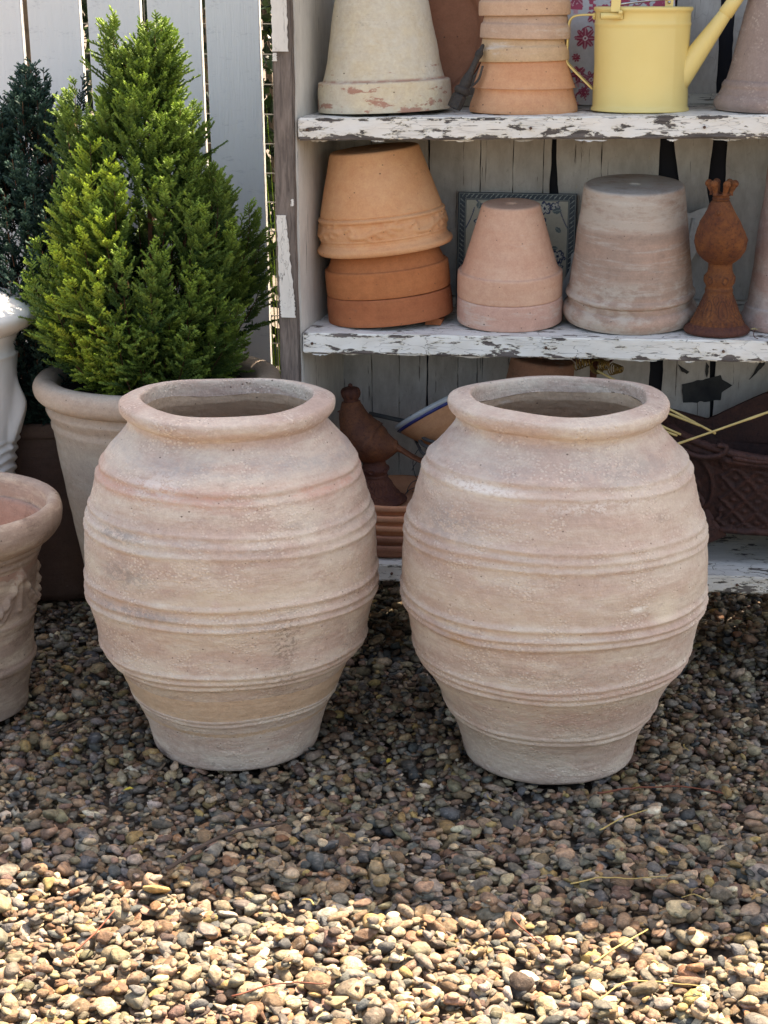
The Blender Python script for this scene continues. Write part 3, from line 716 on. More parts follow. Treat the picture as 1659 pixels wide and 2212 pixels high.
put('half_lid', MB().add(*(lambda th_: (np.vstack([[(0, .0, .214)], np.stack([(cr_ - .003) * np.cos(th_), (cr_ - .003) * np.sin(th_), th_ * 0 + .214], 1)]), [[0, i, i + 1] for i in range(1, len(th_))]))(np.linspace(0, math.pi, 40))), M_yel, can, smooth=False)
def strap(pts, wd, th, depth_ax=1):
    pts = spline(pts, 6); T = np.gradient(pts, axis=0); T /= np.linalg.norm(T, axis=1)[:, None]; S = np.array([0, 1., 0]); Nn = np.cross(T, S); V = []
    for p, n_ in zip(pts, Nn): V += [p - S * wd / 2 - n_ * th / 2, p + S * wd / 2 - n_ * th / 2, p + S * wd / 2 + n_ * th / 2, p - S * wd / 2 + n_ * th / 2]
    mb = MB().add(V, grid_faces(len(pts), 4, True)); mb.f.append(np.array([[0, 1, 2, 3]])); return mb
hp = [(-.100, 0, .200), (-.135, 0, .199), (-.152, 0, .193), (-.158, 0, .176), (-.160, 0, .12), (-.160, 0, .104), (-.150, 0, .090), (-.102, 0, .045)]
put('handle', strap(hp, .036, .0022), M_yel, can)
for s_ in (-1, 1): put('handle_bead', tube(spline([(x, s_ * .018, z) for x, y, z in hp], 6), .0022, 8), M_yel, can)
sp0, sp1 = np.array([.092, -.02, .085]), np.array([.212, -.028, .262])
put('spout', tube([sp0 + (sp1 - sp0) * q for q in np.linspace(-.12, .72, 12)], np.interp(np.linspace(0, 1, 12), [0, .2, 1], [.027, .0245, .0135]), 24), M_yel, can)
put('spout_collar', tube([sp0 + (sp1 - sp0) * q for q in (.66, .665, .90, .905)], [.0150, .0162, .0142, .013], 24), M_yel, can)
put('rose', tube([sp0 + (sp1 - sp0) * q for q in (.89, .95, 1.12, 1.22, 1.24)] , [.013, .017, .034, .043, .040], 32), M_yel, can)
M_steel = flat('steel', (.55, .55, .55), .25, (.4, .4, .4), 50, .5, .9)
put('hasp_plate', rbox(-.089, -.040, -.0955, -.0925, .191, .206, .01), M_yel, can)
for q in (0,):
    pass
can_h = prism([(-.082, .192), (-.041, .192), (-.041, .207), (-.082, .207)], .0015, 'xz', -.104); xf(can_h, (0, 0, 0), (0, 0, 0)); 
cu = can_h.v[0]; cu[:, 1] = -np.sqrt(np.maximum(.1045 ** 2 - cu[:, 0] ** 2, 0)) - np.where(cu[:, 1] > -.1035, 0, .0015)
put('hinge_plate', can_h, M_yel, can, smooth=False)
put('hinge_pin', tube([(-.046, -.098, .206), (-.046, -.112, .206)], .0045, 12), M_yel, can)
put('bail_tab', prism([(-.066, .207), (-.048, .207), (-.046, .235), (-.053, .262), (-.066, .262)], .003, 'xz', -.100), M_yel, can, smooth=False)
put('bail_wire', tube(spline([(-.05, -.096, .222), (.0, -.085, .228), (.05, -.075, .232)], 6), .0022, 8), M_steel, can)
put('bail_tab', prism([(.045, .212), (.062, .212), (.062, .25), (.045, .25)], .003, 'xz', -.072), M_yel, can, smooth=False)
put('screw', tube([(.0535, -.073, .226), (.0535, -.0755, .226)], .0032, 12), M_steel, can)
put('wooden_grip', tube([(.06, -.07, .238), (.10, -.065, .240)], [.008, .009], 14), flat('varnished_wood', (.30, .15, .06), .4), can)

# --- mauve pot
M_mau = tc('mauve_clay', (.30, .225, .195), (.34, .26, .225), wamt=.12, damt=.12, seed=12, grain=.25, speck=.35)
mv = pot_root('flowerpot', 'large mauve brown upturned pot with bell rim right of the yellow can', 'flowerpot', .868, .165, zs(1, .86), 0, 0, 0)
inv_pot(mv, M_mau, .173, .060, .146, .095, .30, 'bell', seed=9, amp=.0008)

# --- middle shelf: left stack
def leafband(r, z, th_):
    d = np.zeros_like(r); a = th_ * .142; per = 2 * np.pi * .142 / 6
    x = (a % per) - per / 2; zc = .0535; out = (z > .034) & (z < .075) & (r > .12)
    X = x / per * 2; Zn = (z - zc) / .019
    def seg(px, pz, rad, h):
        e = np.full_like(r, 9.)
        for (x0, z0), (x1, z1) in zip(zip(px[:-1], pz[:-1]), zip(px[1:], pz[1:])):
            vx, vz = x1 - x0, z1 - z0; tt = np.clip(((X - x0) * vx * 14 + (Zn - z0) * vz) / (vx * vx * 14 + vz * vz + 1e-9), 0, 1)
            e = np.minimum(e, np.hypot((X - x0 - vx * tt) * 3.7, Zn - z0 - vz * tt))
        return h * 1.7 * np.exp(-(e / rad) ** 2)
    k = seg(np.array([-.85, -.70, -.60, -.66, -.74, -.70]), np.array([.3, .65, .1, -.45, -.2, .05]), .20, .0035)
    k = np.maximum(k, seg(np.array([-.62, -.3, .1, .55, .85]), np.array([-.5, -.55, .0, .35, .15]), .30, .0035))
    for q in range(6):
        x0 = -.25 + q * .17; z0 = -.35 + .6 * min(1, (q / 4.)); sg = 1 if q % 2 else -1
        k = np.maximum(k, seg(np.array([x0, x0 + .13]), np.array([z0, z0 + sg * .62]), .20, .0032))
    return np.where(out, k, 0) + d
M_emb = tc('peach_clay', (.64, .31, .145), (.67, .37, .195), wamt=.06, damt=.20, dark=(.14, .075, .035), seed=14, stretch=1.0, grain=.3)
M_br1 = tc('red_brown_clay', (.40, .135, .05), (.47, .175, .068), wamt=.03, damt=.2, seed=15, grain=.25)
M_br2 = tc('deep_brown_clay', (.33, .105, .045), (.40, .14, .06), wamt=.05, damt=.2, seed=16, grain=.25)
G3 = 'pots in the leaning stack on the middle shelf'
b3 = pot_root('flowerpot', 'deep red brown pot at the bottom of the leaning stack on the middle shelf', 'flowerpot', -.0095, .165, zs(2, -.01) - .003, 1, 5.2, .125, G3)
inv_pot(b3, M_br2, .1445, .060, .130, .105, .12, 'plain', seed=21, amp=.0005)
b2 = pot_root('flowerpot', 'red brown pot in the middle of the leaning stack under the leaf patterned pot', 'flowerpot', -.0145, .165, zs(2, -.01) + .058, 1, 5.6, .125, G3)
inv_pot(b2, M_br1, .1430, .058, .131, .104, .15, 'plain', seed=22, amp=.0005)
b1 = pot_root('flowerpot', 'peach terracotta pot with raised leaf band tilted on top of two brown pots', 'flowerpot', -.0235, .165, zs(2, -.01) + .150, 1.5, 6.2, .135, G3)
inv_pot(b1, M_emb, .1555, .083, .1395, .100, .222, 'emb', 220, seed=23, amp=.0006, relief=leafband)
shd = thing('terracotta_shard', 'small broken terracotta shard wedged under the leaning stack of pots', 'shard', uw(.098, .10, zs(2, .1) + .002), (0, 0, -PSI))
put('shard', prism([(-.02, .0), (.016, .0), (.02, .012), (.004, .017), (-.018, .008)], .05, 'xz', 0), M_br2, shd, smooth=False)

# --- blue tile
def tile_fn(P):
    w = .276; x = P[:, 0]; z = P[:, 1]; c = np.tile(np.array([.50, .47, .36]), (len(P), 1)); dk = np.array([.025, .04, .055]); lt = np.array([.30, .34, .31])
    e = np.minimum(w / 2 - np.abs(x), np.minimum(z, .27 - z)); along = np.where(w / 2 - np.abs(x) < np.minimum(z, .27 - z), z, x)
    b = e < .019; c[b] = dk
    r_ = b & (e > .004) & (e < .014) & (np.abs(((along + e * .9) % .0115) - .0057) < .0009); c[r_] = lt
    r2 = b & (np.abs(e - .0165) < .0007); c[r2] = lt * .8; r3 = b & (np.abs(e - .0025) < .0009); c[r3] = lt * .7
    dot = b & (np.hypot(((along) % .0115) - .0075, (e - .009)) < .0010); c[dot] = lt
    navy = np.array([.04, .055, .13]); rs = random.Random(9)
    def fl(x0, z0, r, k=5, ph=0.):
        d = np.hypot(x - x0, z - z0) / r; a = np.arctan2(z - z0, x - x0); pet = .6 + .4 * np.abs(np.cos(a * k / 2 + ph))
        m = (d < pet) & ~b; c[m] = (.60, .59, .50); o_ = m & (d > pet - .26); c[o_] = navy * .8; c[(d < .2) & ~b] = navy * .7
        c[m & (np.abs(np.sin(a * k / 2 + ph)) < .1) & (d > .2)] = navy
    def stem(p0, a0, L, curv):
        px, pz = p0; a = a0
        for s in range(int(L / .0016)):
            px += .0016 * math.cos(a); pz += .0016 * math.sin(a); a += curv * .0016; c[(np.hypot(x - px, z - pz) < .0013) & ~b] = navy
    def leaf(x0, z0, a0, L):
        dx = (x - x0) * math.cos(a0) + (z - z0) * math.sin(a0); dz = -(x - x0) * math.sin(a0) + (z - z0) * math.cos(a0)
        m = (np.abs(dz) < .30 * L * np.sin(np.clip(dx / L, 0, 1) * math.pi)) & (dx > 0) & (dx < L) & ~b; c[m] = (.10, .14, .14); c[m & (np.abs(dz) < .0008)] = lt
    for sx in (-1, 1):
        stem((sx * .10, .235), -1.3 if sx > 0 else -1.8, .15, sx * 6); stem((sx * .06, .24), -.2 if sx > 0 else 3.3, .05, 25 * sx)
        stem((sx * .09, .13), -2.2, .08, 15 * sx)
        for k in range(13): fl(sx * rs.uniform(.055, .112), rs.uniform(.05, .245), rs.uniform(.010, .017), 5, rs.uniform(0, 3))
        for k in range(10): leaf(sx * rs.uniform(.055, .105), rs.uniform(.03, .24), rs.uniform(0, 6.3), rs.uniform(.014, .024))
    fl(.085, .06, .022, 6); fl(-.095, .13, .02, 6); fl(-.06, .2, .012); leaf(.10, .10, 2.4, .035); leaf(.07, .075, .9, .03)
    return c
tl_ = thing('tile', 'square glazed tile with dark rope border and blue blossom print', 'tile', uw(.2615, .318, zs(2, .26) + .004), (R(-7), 0, -PSI))
put('glazed_face', printed('glazed_face', .278, .27, 190, 184, tile_fn, 0, .009), M_glaze, tl_)

# --- pink pots
M_pk1 = tc('pink_clay', (.60, .335, .225), (.64, .40, .28), wamt=.12, damt=.1, seed=31, grain=.3)
M_pk2 = tc('dusty_pink_clay', (.56, .33, .25), (.60, .38, .30), wamt=.28, damt=.1, seed=32, grain=.3)
GP = 'pink pots in the nested pair'
q2 = pot_root('flowerpot', 'dusty pink pot rim nested under the taller pink pot by the blue tile', 'flowerpot', .2655, .150, zs(2, .26), 5.5, 0, .115, GP)
inv_pot(q2, M_pk2, .1205, .056, .108, .08, .11, 'plain', seed=31, amp=.0006)
q1 = pot_root('flowerpot', 'tall plain pink upturned pot standing in front of the blue tile', 'flowerpot', .2650, .146, zs(2, .26) + .057, 5.5, 0, .115, GP)
inv_pot(q1, M_pk1, .1190, .056, .1075, .064, .205, 'plain', seed=33, amp=.0005)

# --- white cast plaque
M_cast = flat('white_cast_iron', (.60, .61, .58), .45, (.42, .43, .42), 50, .4, 0, .3)
pq = thing('cast_bracket', 'white cast iron scroll bracket standing behind the grey striped pot', 'bracket', uw(.57, .300, zs(2, .57) + .002), (R(-6), 0, -PSI))
ol = chaikin([(-.19, .0), (-.205, .05), (-.175, .10), (-.18, .14), (-.14, .13), (-.10, .20), (-.05, .25), (.03, .275), (.075, .255), (.085, .225), (.12, .245), (.148, .240), (.165, .215), (.155, .185), (.118, .158), (.098, .12), (.085, .09), (.105, .085), (.112, .055), (.085, .03), (.06, .035), (.055, .0)], 2, True)
put('plate', prism(ol, .012, 'xz', 0), M_cast, pq, autos=40)
put('scroll', tubes([tube(spline(p, 6), [.0045] * (6 * (len(p) - 1) + 1), 8) for p in ([(.06, -.001, .24), (.03, -.002, .21), (.06, -.002, .18), (.085, -.001, .20), (.07, -.002, .215)], [(.03, -.001, .18), (.07, -.002, .14), (.06, -.002, .09), (.09, -.001, .06), (.10, -.002, .07)], [(-.17, -.001, .02), (-.18, -.002, .06), (-.15, -.002, .09), (-.14, -.002, .05)], [(.10, -.001, .22), (.09, -.002, .17), (.06, -.002, .12)])]), M_cast, pq)
put('bolt_eye', tube([(.137 + .009 * math.cos(a), -.001, .213 + .009 * math.sin(a)) for a in np.linspace(0, 6.283, 20)], .0035, 8, False), M_cast, pq)
put('bolt_hole_shade', tube([(.137, -.0005, .213), (.137, .0, .213)], .006, 14), M_dark, pq)  # dark disc painting the shade inside the bolt eye

# --- grey striped pot
t, col, nm, lo = terracotta('limed_clay', (.34, .25, .195), (.46, .31, .235), white=(.50, .45, .39), wamt=.30, dark=(.20, .16, .13), damt=.25, seed=41, stretch=9, grain=.5)
zz = t.sep()[2]
cap_ = t.math('MULTIPLY', t.ramp(t.math('ADD', zz, t.math('MULTIPLY', t.noise(5, t.map(sc=(1, 1, 2))), .03)), (.225, 0.), (.240, 1.)), t.ramp(t.noise(11, t.map(sc=(1, 1, 3)), 8, .7), (.36, 0.), (.52, 1.)))
low_ = t.math('MULTIPLY', t.ramp(zz, (.10, 1.), (.12, 0.)), t.ramp(t.noise(13, t.map(sc=(1, 1, 2), loc=(2, 2, 2)), 8, .7), (.46, 0.), (.58, 1.)))
col = t.mix(t.math('MULTIPLY', t.math('MAXIMUM', cap_, low_), .60), col, (.56, .50, .42))
M_gr = t.out(col, .9, nm, .2)
gp = pot_root('flowerpot', 'broad grey and pink streaked upturned pot left of the rusty bird', 'flowerpot', .5345, .170, zs(2, .53), 6.5, 0, .148)
inv_pot(gp, M_gr, .1510, .070, .1385, .108, .300, 'thick', 120, seed=41, amp=.0010)

# --- right edge pot
M_rp = tc('rosy_limed_clay', (.40, .27, .225), (.46, .32, .27), white=(.52, .46, .42), wamt=.45, damt=.3, seed=44, stretch=2, grain=.5)
rp = pot_root('flowerpot', 'tall rosy grey upturned pot with a rolled rim right of the rusty bird', 'flowerpot', .905, .175, zs(2, .9), 0, 0, 0)
inv_pot(rp, M_rp, .128, .045, .110, .082, .365, 'flare', seed=44, amp=.0012)

# --- crowned birds of rusty cast iron
M_rust = rust('orange_rust', (.24, .085, .026), (.125, .042, .020), (.04, .017, .014), 1)
M_rust2 = rust('dark_rust', (.23, .085, .036), (.14, .052, .028), (.045, .018, .014), 4, .6)
M_rustd = rust('brown_rust_base', (.17, .06, .03), (.10, .035, .025), (.05, .02, .018), 2, .7)
def loft(path, rad, wide, n=28):
    pts = spline(path, 6); k = len(pts); s = np.linspace(0, 1, k); s0 = np.linspace(0, 1, len(rad))
    rr = np.interp(s, s0, rad); ww = np.interp(s, s0, wide); T = np.gradient(pts, axis=0); T /= np.linalg.norm(T, axis=1)[:, None]
    S = np.array([0, 1., 0]); th = np.arange(n) / n * 2 * np.pi; V = []
    for p, t_, a, b in zip(pts, T, rr, ww):
        n_ = np.cross(S, t_); V.append(p + a * np.cos(th)[:, None] * n_ + b * np.sin(th)[:, None] * S)
    V = np.array(V).reshape(-1, 3)
    mb = MB().add(V, grid_faces(k, n, True)); mb.f.append(np.arange(n)[::-1][None]); mb.f.append(((k - 1) * n + np.arange(n))[None]); return mb
def ball(c, r, n=12, sq=1.0):
    V, F = ico(2); return MB().add(V * r * np.array([1, 1, sq]) + np.array(c), F)
def bird(root, mb_, mped, mbase, crown, kz=1.0, fat=1.0):
    base = [(.002, 0), (.066, 0), (.072, .006), (.070, .014), (.062, .019), (.058, .022)]
    cone = [(.058, .022), (.0545, .032), (.047, .042), (.041, .056), (.034, .076), (.0295, .090)]
    stem = [(.0295, .090), (.0305, .096), (.0275, .101), (.0300, .108), (.0325, .118), (.0310, .128), (.0265, .136), (.0255, .150), (.0275, .158), (.022, .166)]
    def flut(P, r, z, th_):
        d = .0011 * np.clip(np.cos(th_ * 26) * 2, -1, 1) * ((z > .018) & (z < .03))
        y = (z - .032) / .052; a = (th_ * 8 / (2 * np.pi)) % 1 - .5
        oval = np.hypot(a * 2.6, (y - .45) * 2.0)
        d = d + np.where((z > .032) & (z < .084), .0026 * np.exp(-((oval - .72) / .14) ** 2) + .0018 * np.exp(-(a * 9) ** 2) * (oval < .6) + .0015 * np.exp(-((np.abs(a) - .42 + .15 * np.sin(y * 9)) / .05) ** 2), 0)
        y2 = (z - .118) / .014; d = d + np.where(np.abs(y2) < 1.1, .0024 * np.exp(-((np.hypot(((th_ * 6 / 6.283) % 1 - .5) * 3, y2) - .55) / .22) ** 2), 0)
        return d + .0006 * fbm(P, 60, 3)
    def kk(m): m.v = [v * np.array([1, 1, kz]) for v in m.v]; return m
    put('base', kk(lathe(dens(chaikin(base, 1), .002), 220, flut)[0]), mbase, root)
    put('pedestal', kk(lathe(dens(cone, .0014), 220, flut)[0]), mped, root)
    put('stem', kk(lathe(dens(chaikin(stem, 1), .0016), 160, flut)[0]), mped, root)
    z0 = .150 * kz
    b = loft([(-.048, 0, z0 + .142), (-.046, 0, z0 + .118), (-.040, 0, z0 + .094), (-.027, 0, z0 + .066), (-.008, 0, z0 + .045), (.016, 0, z0 + .036), (.038, 0, z0 + .034), (.056, 0, z0 + .034)],
             [fat * q for q in (.019, .027, .034, .044, .047, .039, .025, .011)], [.019, .031, .044, .053, .054, .045, .026, .012], 44)
    V = b.v[0]; V += .0010 * vnoise(V * np.array([1, 1, 1]), 150, 2)[:, None] * np.array([1, 1, 1]); 
    wing = np.exp(-(((V[:, 0] - .012) / .035) ** 2 + ((V[:, 2] - z0 - .05) / .028) ** 2)) * (np.abs(V[:, 1]) > .02)
    V[:, 1] += np.sign(V[:, 1]) * wing * (.004 + .0014 * np.sin((V[:, 2] * 1.2 + V[:, 0] * .5) * 700))
    put('body', b, mb_, root)
    put('tail', loft([(.045, 0, z0 + .036), (.065, 0, z0 + .026), (.09, 0, z0 + .010), (.118, 0, z0 - .004)], [.011, .0065, .005, .0035], [.012, .011, .014, .017], 16), mb_, root)
    put('beak', loft([(-.064, 0, z0 + .119), (-.073, 0, z0 + .118), (-.082, 0, z0 + .117)], [.007, .0045, .0008], [.007, .004, .0008], 12), mb_, root)
    for s_ in (-1, 1): put('eye', ball((-.059, s_ * .0155, z0 + .124), .0028), mb_, root)
    cx, cz = -.047, z0 + .147
    if crown == 'open':
        c = MB(); merge(c, xf(lathe(dens([(.016, -.006), (.019, 0), (.0165, .004), (.020, .008), (.021, .011), (.018, .011), (.015, .002)], .002), 40)[0], (cx, 0, cz)))
        put('crown_band', c, mb_, root)
        for q in range(6):
            a = q * 1.0472 + .55; ca, sa = math.cos(a), math.sin(a)
            pr = tube(spline([(cx + .018 * ca, .018 * sa, cz + .008), (cx + .021 * ca, .021 * sa, cz + .018), (cx + .026 * ca, .026 * sa, cz + .029)], 4), [.0075, .006, .005, .005, .0055, .006, .0065, .0065, .006], 12)
            merge(pr, ball((cx + .027 * ca, .027 * sa, cz + .031), .0085)); put('crown_prong', pr, mped if q % 2 else mb_, root)
    else:
        c = MB(); merge(c, xf(lathe(dens(chaikin([(.015, -.010), (.018, -.004), (.017, .002), (.021, .008), (.023, .018), (.019, .027), (.008, .030), (.001, .030)], 2), .002), 72, lambda P, r, z, th_: np.where(z > .002, .002 * np.abs(np.cos(th_ * 5)) - .001, 0))[0], (cx, 0, cz)))
        put('crown', c, mbase, root); put('crown_knob', ball((cx, 0, cz + .033), .0055), mbase, root)
sb = thing('bird_ornament', 'orange rusty bird ornament with open crown on the middle shelf', 'ornament', uw(.7265, .070, zs(2, .73) + .001), (0, 0, -PSI + R(80)), 'crowned bird ornaments')
bird(sb, M_rust, M_rust, M_rustd, 'open')

# ------------------------------------------------------------------ lowest shelf
M_s1 = tc('saucer_clay', (.60, .27, .145), (.66, .34, .20), wamt=.08, damt=.15, seed=51, grain=.25)
M_s2 = tc('saucer_dark_clay', (.30, .13, .085), (.34, .16, .10), wamt=.05, damt=.2, seed=52, grain=.25)
zb = zs(3, 0); SGp = 'saucers in the stack on the lowest shelf'
sl_lab = ['dark saucer at the very bottom of the stack between the two jars', 'brown saucer second from the bottom of the stack between the jars', 'terracotta saucer in the middle of the stack between the jars', 'terracotta saucer second from the top of the stack between the jars', 'terracotta saucer topmost in its stack, carrying the dark bird']
for k in range(5):
    s_ = pot_root('saucer', sl_lab[k], 'saucer', .004 + random.uniform(-.003, .003), .155, zb + k * .0240, 0, random.uniform(-.8, .8), 0, SGp)
    saucer(s_, M_s2 if k < 2 else M_s1, .141 + (.002 if k % 2 else 0), .034, seed=k)
lb = thing('bird_ornament', 'dark brown rusty crowned bird in profile standing in the saucer stack', 'ornament', uw(-.040, .142, zb + .104), (0, R(-3), -PSI - R(4)), 'crowned bird ornaments')
bird(lb, M_rust2, M_rustd, M_rustd, 'closed', .68, 1.12); lb.scale = (1.02, 1.02, 1.0)
# striped dish leaning behind
M_bowl = tc('orange_dish_clay', (.56, .28, .14), (.62, .34, .19), wamt=.05, damt=.12, seed=55, grain=.2)
M_blue = flat('navy_glaze', (.02, .03, .14), .25, (.03, .04, .18), 50, .5)
M_wg = flat('grey_white_glaze', (.46, .50, .50), .3, (.38, .42, .44), 50, .5)
bw = thing('striped_dish', 'terracotta dish with navy and white rim leaning behind the right jar', 'dish', uw(.126, .200, .497), (R(-12.5), R(-31), -PSI))
bp = dens(chaikin([(.002, .008), (.03, .01), (.06, .03), (.093, .076), (.101, .076), (.101, .070), (.068, .022), (.04, 0), (.002, 0)], 2), .004)
put('body', lathe(bp, 96)[0], M_bowl, bw)
put('white_stripe', lathe([(.0945, .0705), (.1030, .0715), (.1040, .0830), (.092, .082)], 96)[0], M_wg, bw)
put('navy_stripe', lathe([(.089, .0640), (.0985, .0645), (.1036, .0712), (.0945, .071)], 96)[0], M_blue, bw)
# small pot tip
M_tip = tc('dark_tip_clay', (.34, .17, .11), (.38, .21, .14), wamt=.1, damt=.35, seed=57)  # this pot's own clay is a dark terracotta
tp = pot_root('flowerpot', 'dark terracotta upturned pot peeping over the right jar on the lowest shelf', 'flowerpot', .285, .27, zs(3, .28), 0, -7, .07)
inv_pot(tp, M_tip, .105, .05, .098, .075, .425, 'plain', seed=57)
# hoses and wire tangle
M_hose = flat('grey_hose', (.10, .105, .10), .5, (.07, .07, .07), 30)
hs = thing('garden_hose', 'dark grey hose loops lying behind the bird on the lowest shelf', 'hose', uw(.08, .20, zb), (0, 0, -PSI))
for dz, w_, r_ in ((.245, -.12, .0045), (.258, -.11, .0042), (.225, -.125, .0036)):
    put('loop', tube(spline([(-.06, .10, dz + .02), (-.03, w_ + .12, dz + .01), (.0, w_ + .05, dz + .003), (.08, w_ + .02, dz), (.18, w_ + .02, dz + .006), (.3, .06, dz + .02)], 8), r_, 10), M_hose, hs)
put('loop', tube(spline([(-.16, .08, .285), (-.05, .06, .272), (.03, .06, .272), (.10, .05, .285), (.2, .05, .27)], 8), .0055, 10), M_hose, hs)
tg = thing('wire_tangle', 'tangle of thin grey wire hanging behind the tail of the dark bird', 'wire', uw(.075, .24, zb), (0, 0, -PSI))
rs = random.Random(3)
for k in range(16):
    cx, cz, r_ = rs.uniform(-.06, .06), rs.uniform(.05, .18), rs.uniform(.015, .045); ph = rs.uniform(0, 6)
    put('strand', tube([(cx + r_ * math.cos(a + ph), rs.uniform(-.003, .003) + .02 * math.sin(a * .7 + k), cz + r_ * 1.3 * math.sin(a + ph)) for a in np.linspace(0, rs.uniform(2.5, 5), 22)], .0011, 5), M_hose, tg)
# brass wire coils
M_brass = flat('old_brass_wire', (.30, .20, .05), .4, (.14, .085, .03), 60, .5, .5)
bc = thing('brass_wire_coils', 'cluster of coiled brass wire with dark twigs above the right jar', 'wire decoration', uw(.455, .16, zs(3, .45)), (0, 0, -PSI))
rs = random.Random(12)
def coil(c, r0, r1, L, turns, ax):
    ax = np.array(ax, float); ax /= np.linalg.norm(ax); a = np.cross(ax, [0, 0, 1]) if abs(ax[2]) < .9 else np.cross(ax, [1, 0, 0]); a /= np.linalg.norm(a); b = np.cross(ax, a); s = np.linspace(0, 1, int(turns * 16))
    return np.array(c) + ax * (s[:, None] * L) + (r0 + (r1 - r0) * s)[:, None] * (np.cos(s * turns * 6.283)[:, None] * a + np.sin(s * turns * 6.283)[:, None] * b)
for (cx, cy, cz, r0, r1, L, tn, ax) in ((-.035, -.04, .452, .018, .004, .04, 6, (1, -.25, .1)), (.018, -.02, .475, .021, .024, .035, 9, (.25, -.1, 1)), (-.005, .0, .50, .013, .014, .03, 6, (.2, 0, 1)), (.02, -.06, .452, .011, .010, .02, 4, (1, -.6, .1)), (.045, -.04, .44, .014, .006, .03, 6, (.8, -.5, .1)), (.012, -.03, .44, .016, .015, .02, 4, (.2, 1, .2)), (-.06, .01, .47, .010, .004, .03, 5, (-.4, .3, 1))):
    put('coil', tube(coil((cx, cy, cz), r0, r1, L, tn, ax), .0015, 6), M_brass, bc)
for k in range(14):
    a = rs.uniform(-1.9, 1.9); L = rs.uniform(.04, .085); cx = rs.uniform(-.03, .04)
    put('twig', tube(spline([(cx, 0, .44), (cx + L * .5 * math.sin(a), rs.uniform(-.03, .03), .45 + L * .4 * math.cos(a * .6)), (cx + L * math.sin(a) * .9, rs.uniform(-.04, .04), .455 + L * math.cos(a * .55))], 5), np.linspace(.0032, .0012, 11), 6), M_rustd, bc)
put('stem', tube([(0, 0, .0), (0, 0, .25), (.005, 0, .46)], [.006, .005, .009], 8), M_rustd, bc)
# rusty trough
def trough():
    r_ = thing('trough', 'rusty brown cast iron trough with lattice relief on the lowest shelf', 'trough', uw(.915, .150, zs(3, .9)), (0, 0, -PSI))
    na, nt = 300, 90; th = np.arange(na) / na * 2 * np.pi
    def ring(a, b, z):
        c, s = np.cos(th), np.sin(th); e = .62
        return np.stack([a * np.sign(c) * np.abs(c) ** e, b * np.sign(s) * np.abs(s) ** e, np.full(na, z)], 1)
    lv = np.linspace(0, 1, nt); V = []
    for q in lv:
        z = .075 + q * .185; a = .215 + .075 * q ** 1.4; b = .095 + .030 * q ** 1.4; p = ring(a, b, z)
        d = ring(1, 1, 0); nrm = d / (np.linalg.norm(d, axis=1)[:, None] + 1e-9)
        s = p[:, 0]; l1 = np.abs(((s + z * 1.0) / .052) % 1 - .5); l2 = np.abs(((s - z * 1.0) / .052) % 1 - .5)
        rel = .0065 * np.maximum(np.exp(-((.5 - l1) / .085) ** 2), np.exp(-((.5 - l2) / .085) ** 2))
        rel = rel + .006 * np.exp(-((np.hypot(l1 - 0, l2 - 0)) / .12) ** 2)
        rel = np.where(np.abs(s) > .16, 0, rel) * (q > .1) * (q < .84)
        u_ = (np.abs(s) - .21) / .05; zz = (q - .45) / .45; sw = np.hypot(u_, zz)
        rel = rel + np.where(np.abs(s) > .155, .007 * np.exp(-((np.abs(np.sin(sw * 5 + np.arctan2(zz, u_)))) / .35) ** 2), 0) * (q < .9)
        rel = rel + .010 * np.exp(-((q - .93) / .05) ** 2) + .008 * np.exp(-((q - .04) / .04) ** 2)
        p = p + nrm * np.array([1, 1, 0]) * rel[:, None]
        p[:, 2] += q ** 3 * (.055 * (np.abs(p[:, 0]) / .28) ** 2.2 - .006)
        V.append(p)
    V = np.array(V); inn = V[::-6].copy(); ctr = inn * np.array([.93, .86, 1]); ctr[:, :, 2] = np.maximum(ctr[:, :, 2], .085)
    V2 = np.concatenate([V, ctr]); V2 = V2 + (.0012 * fbm(V2, 60, 2))[..., None]
    put('basin', MB().add(V2.reshape(-1, 3), grid_faces(len(V2), na, True)), M_tr, r_)
    rp_ = [(V[-1][i] + np.array([0, 0, .004])) for i in range(0, na, 4)]; rp_.append(rp_[0])
    put('rolled_rim', tube(rp_, .0095, 12, False), M_tr, r_)
    put('underside', MB().add(np.vstack([[(0, 0, .07)], V[0]]), [[0, i + 1, (i + 1) % na + 1] for i in range(na)]), M_tr, r_)
    for sx in (-1, 1):
        for sy in (-1, 1):
            put('foot', loft([(sx * .165, 0, .10), (sx * .20, 0, .075), (sx * .225, 0, .045), (sx * .238, 0, .018), (sx * .248, 0, .002)], [.045, .040, .028, .018, .014], [.02, .022, .018, .016, .018], 16), M_tr, r_).location = (0, sy * .07, 0)
    # high back crest seen above the rim
    cr = chaikin([(-.28, .27), (-.20, .285), (-.12, .33), (-.03, .375), (.1, .39), (.2, .33), (.28, .27), (.2, .24), (-.2, .24)], 2, True)
    put('crest', prism(cr, .012, 'xz', .10), M_tr, r_, autos=40)
    put('scroll_ornament', tubes([tube(spline(p, 8), .006, 8) for p in ([(-.27, -.118, .285), (-.22, -.125, .262), (-.17, -.130, .266), (-.155, -.130, .285), (-.175, -.130, .29)], [(-.25, -.120, .24), (-.27, -.112, .18), (-.235, -.112, .13), (-.20, -.11, .15), (-.215, -.115, .175)], [(-.14, -.128, .262), (-.08, -.130, .255), (-.02, -.130, .262), (-.01, -.130, .28)])]), M_tr, r_)
    return r_
M_tr = rust('old_trough_rust', (.075, .030, .022), (.045, .020, .017), (.016, .010, .010), 7, .65)
trough()
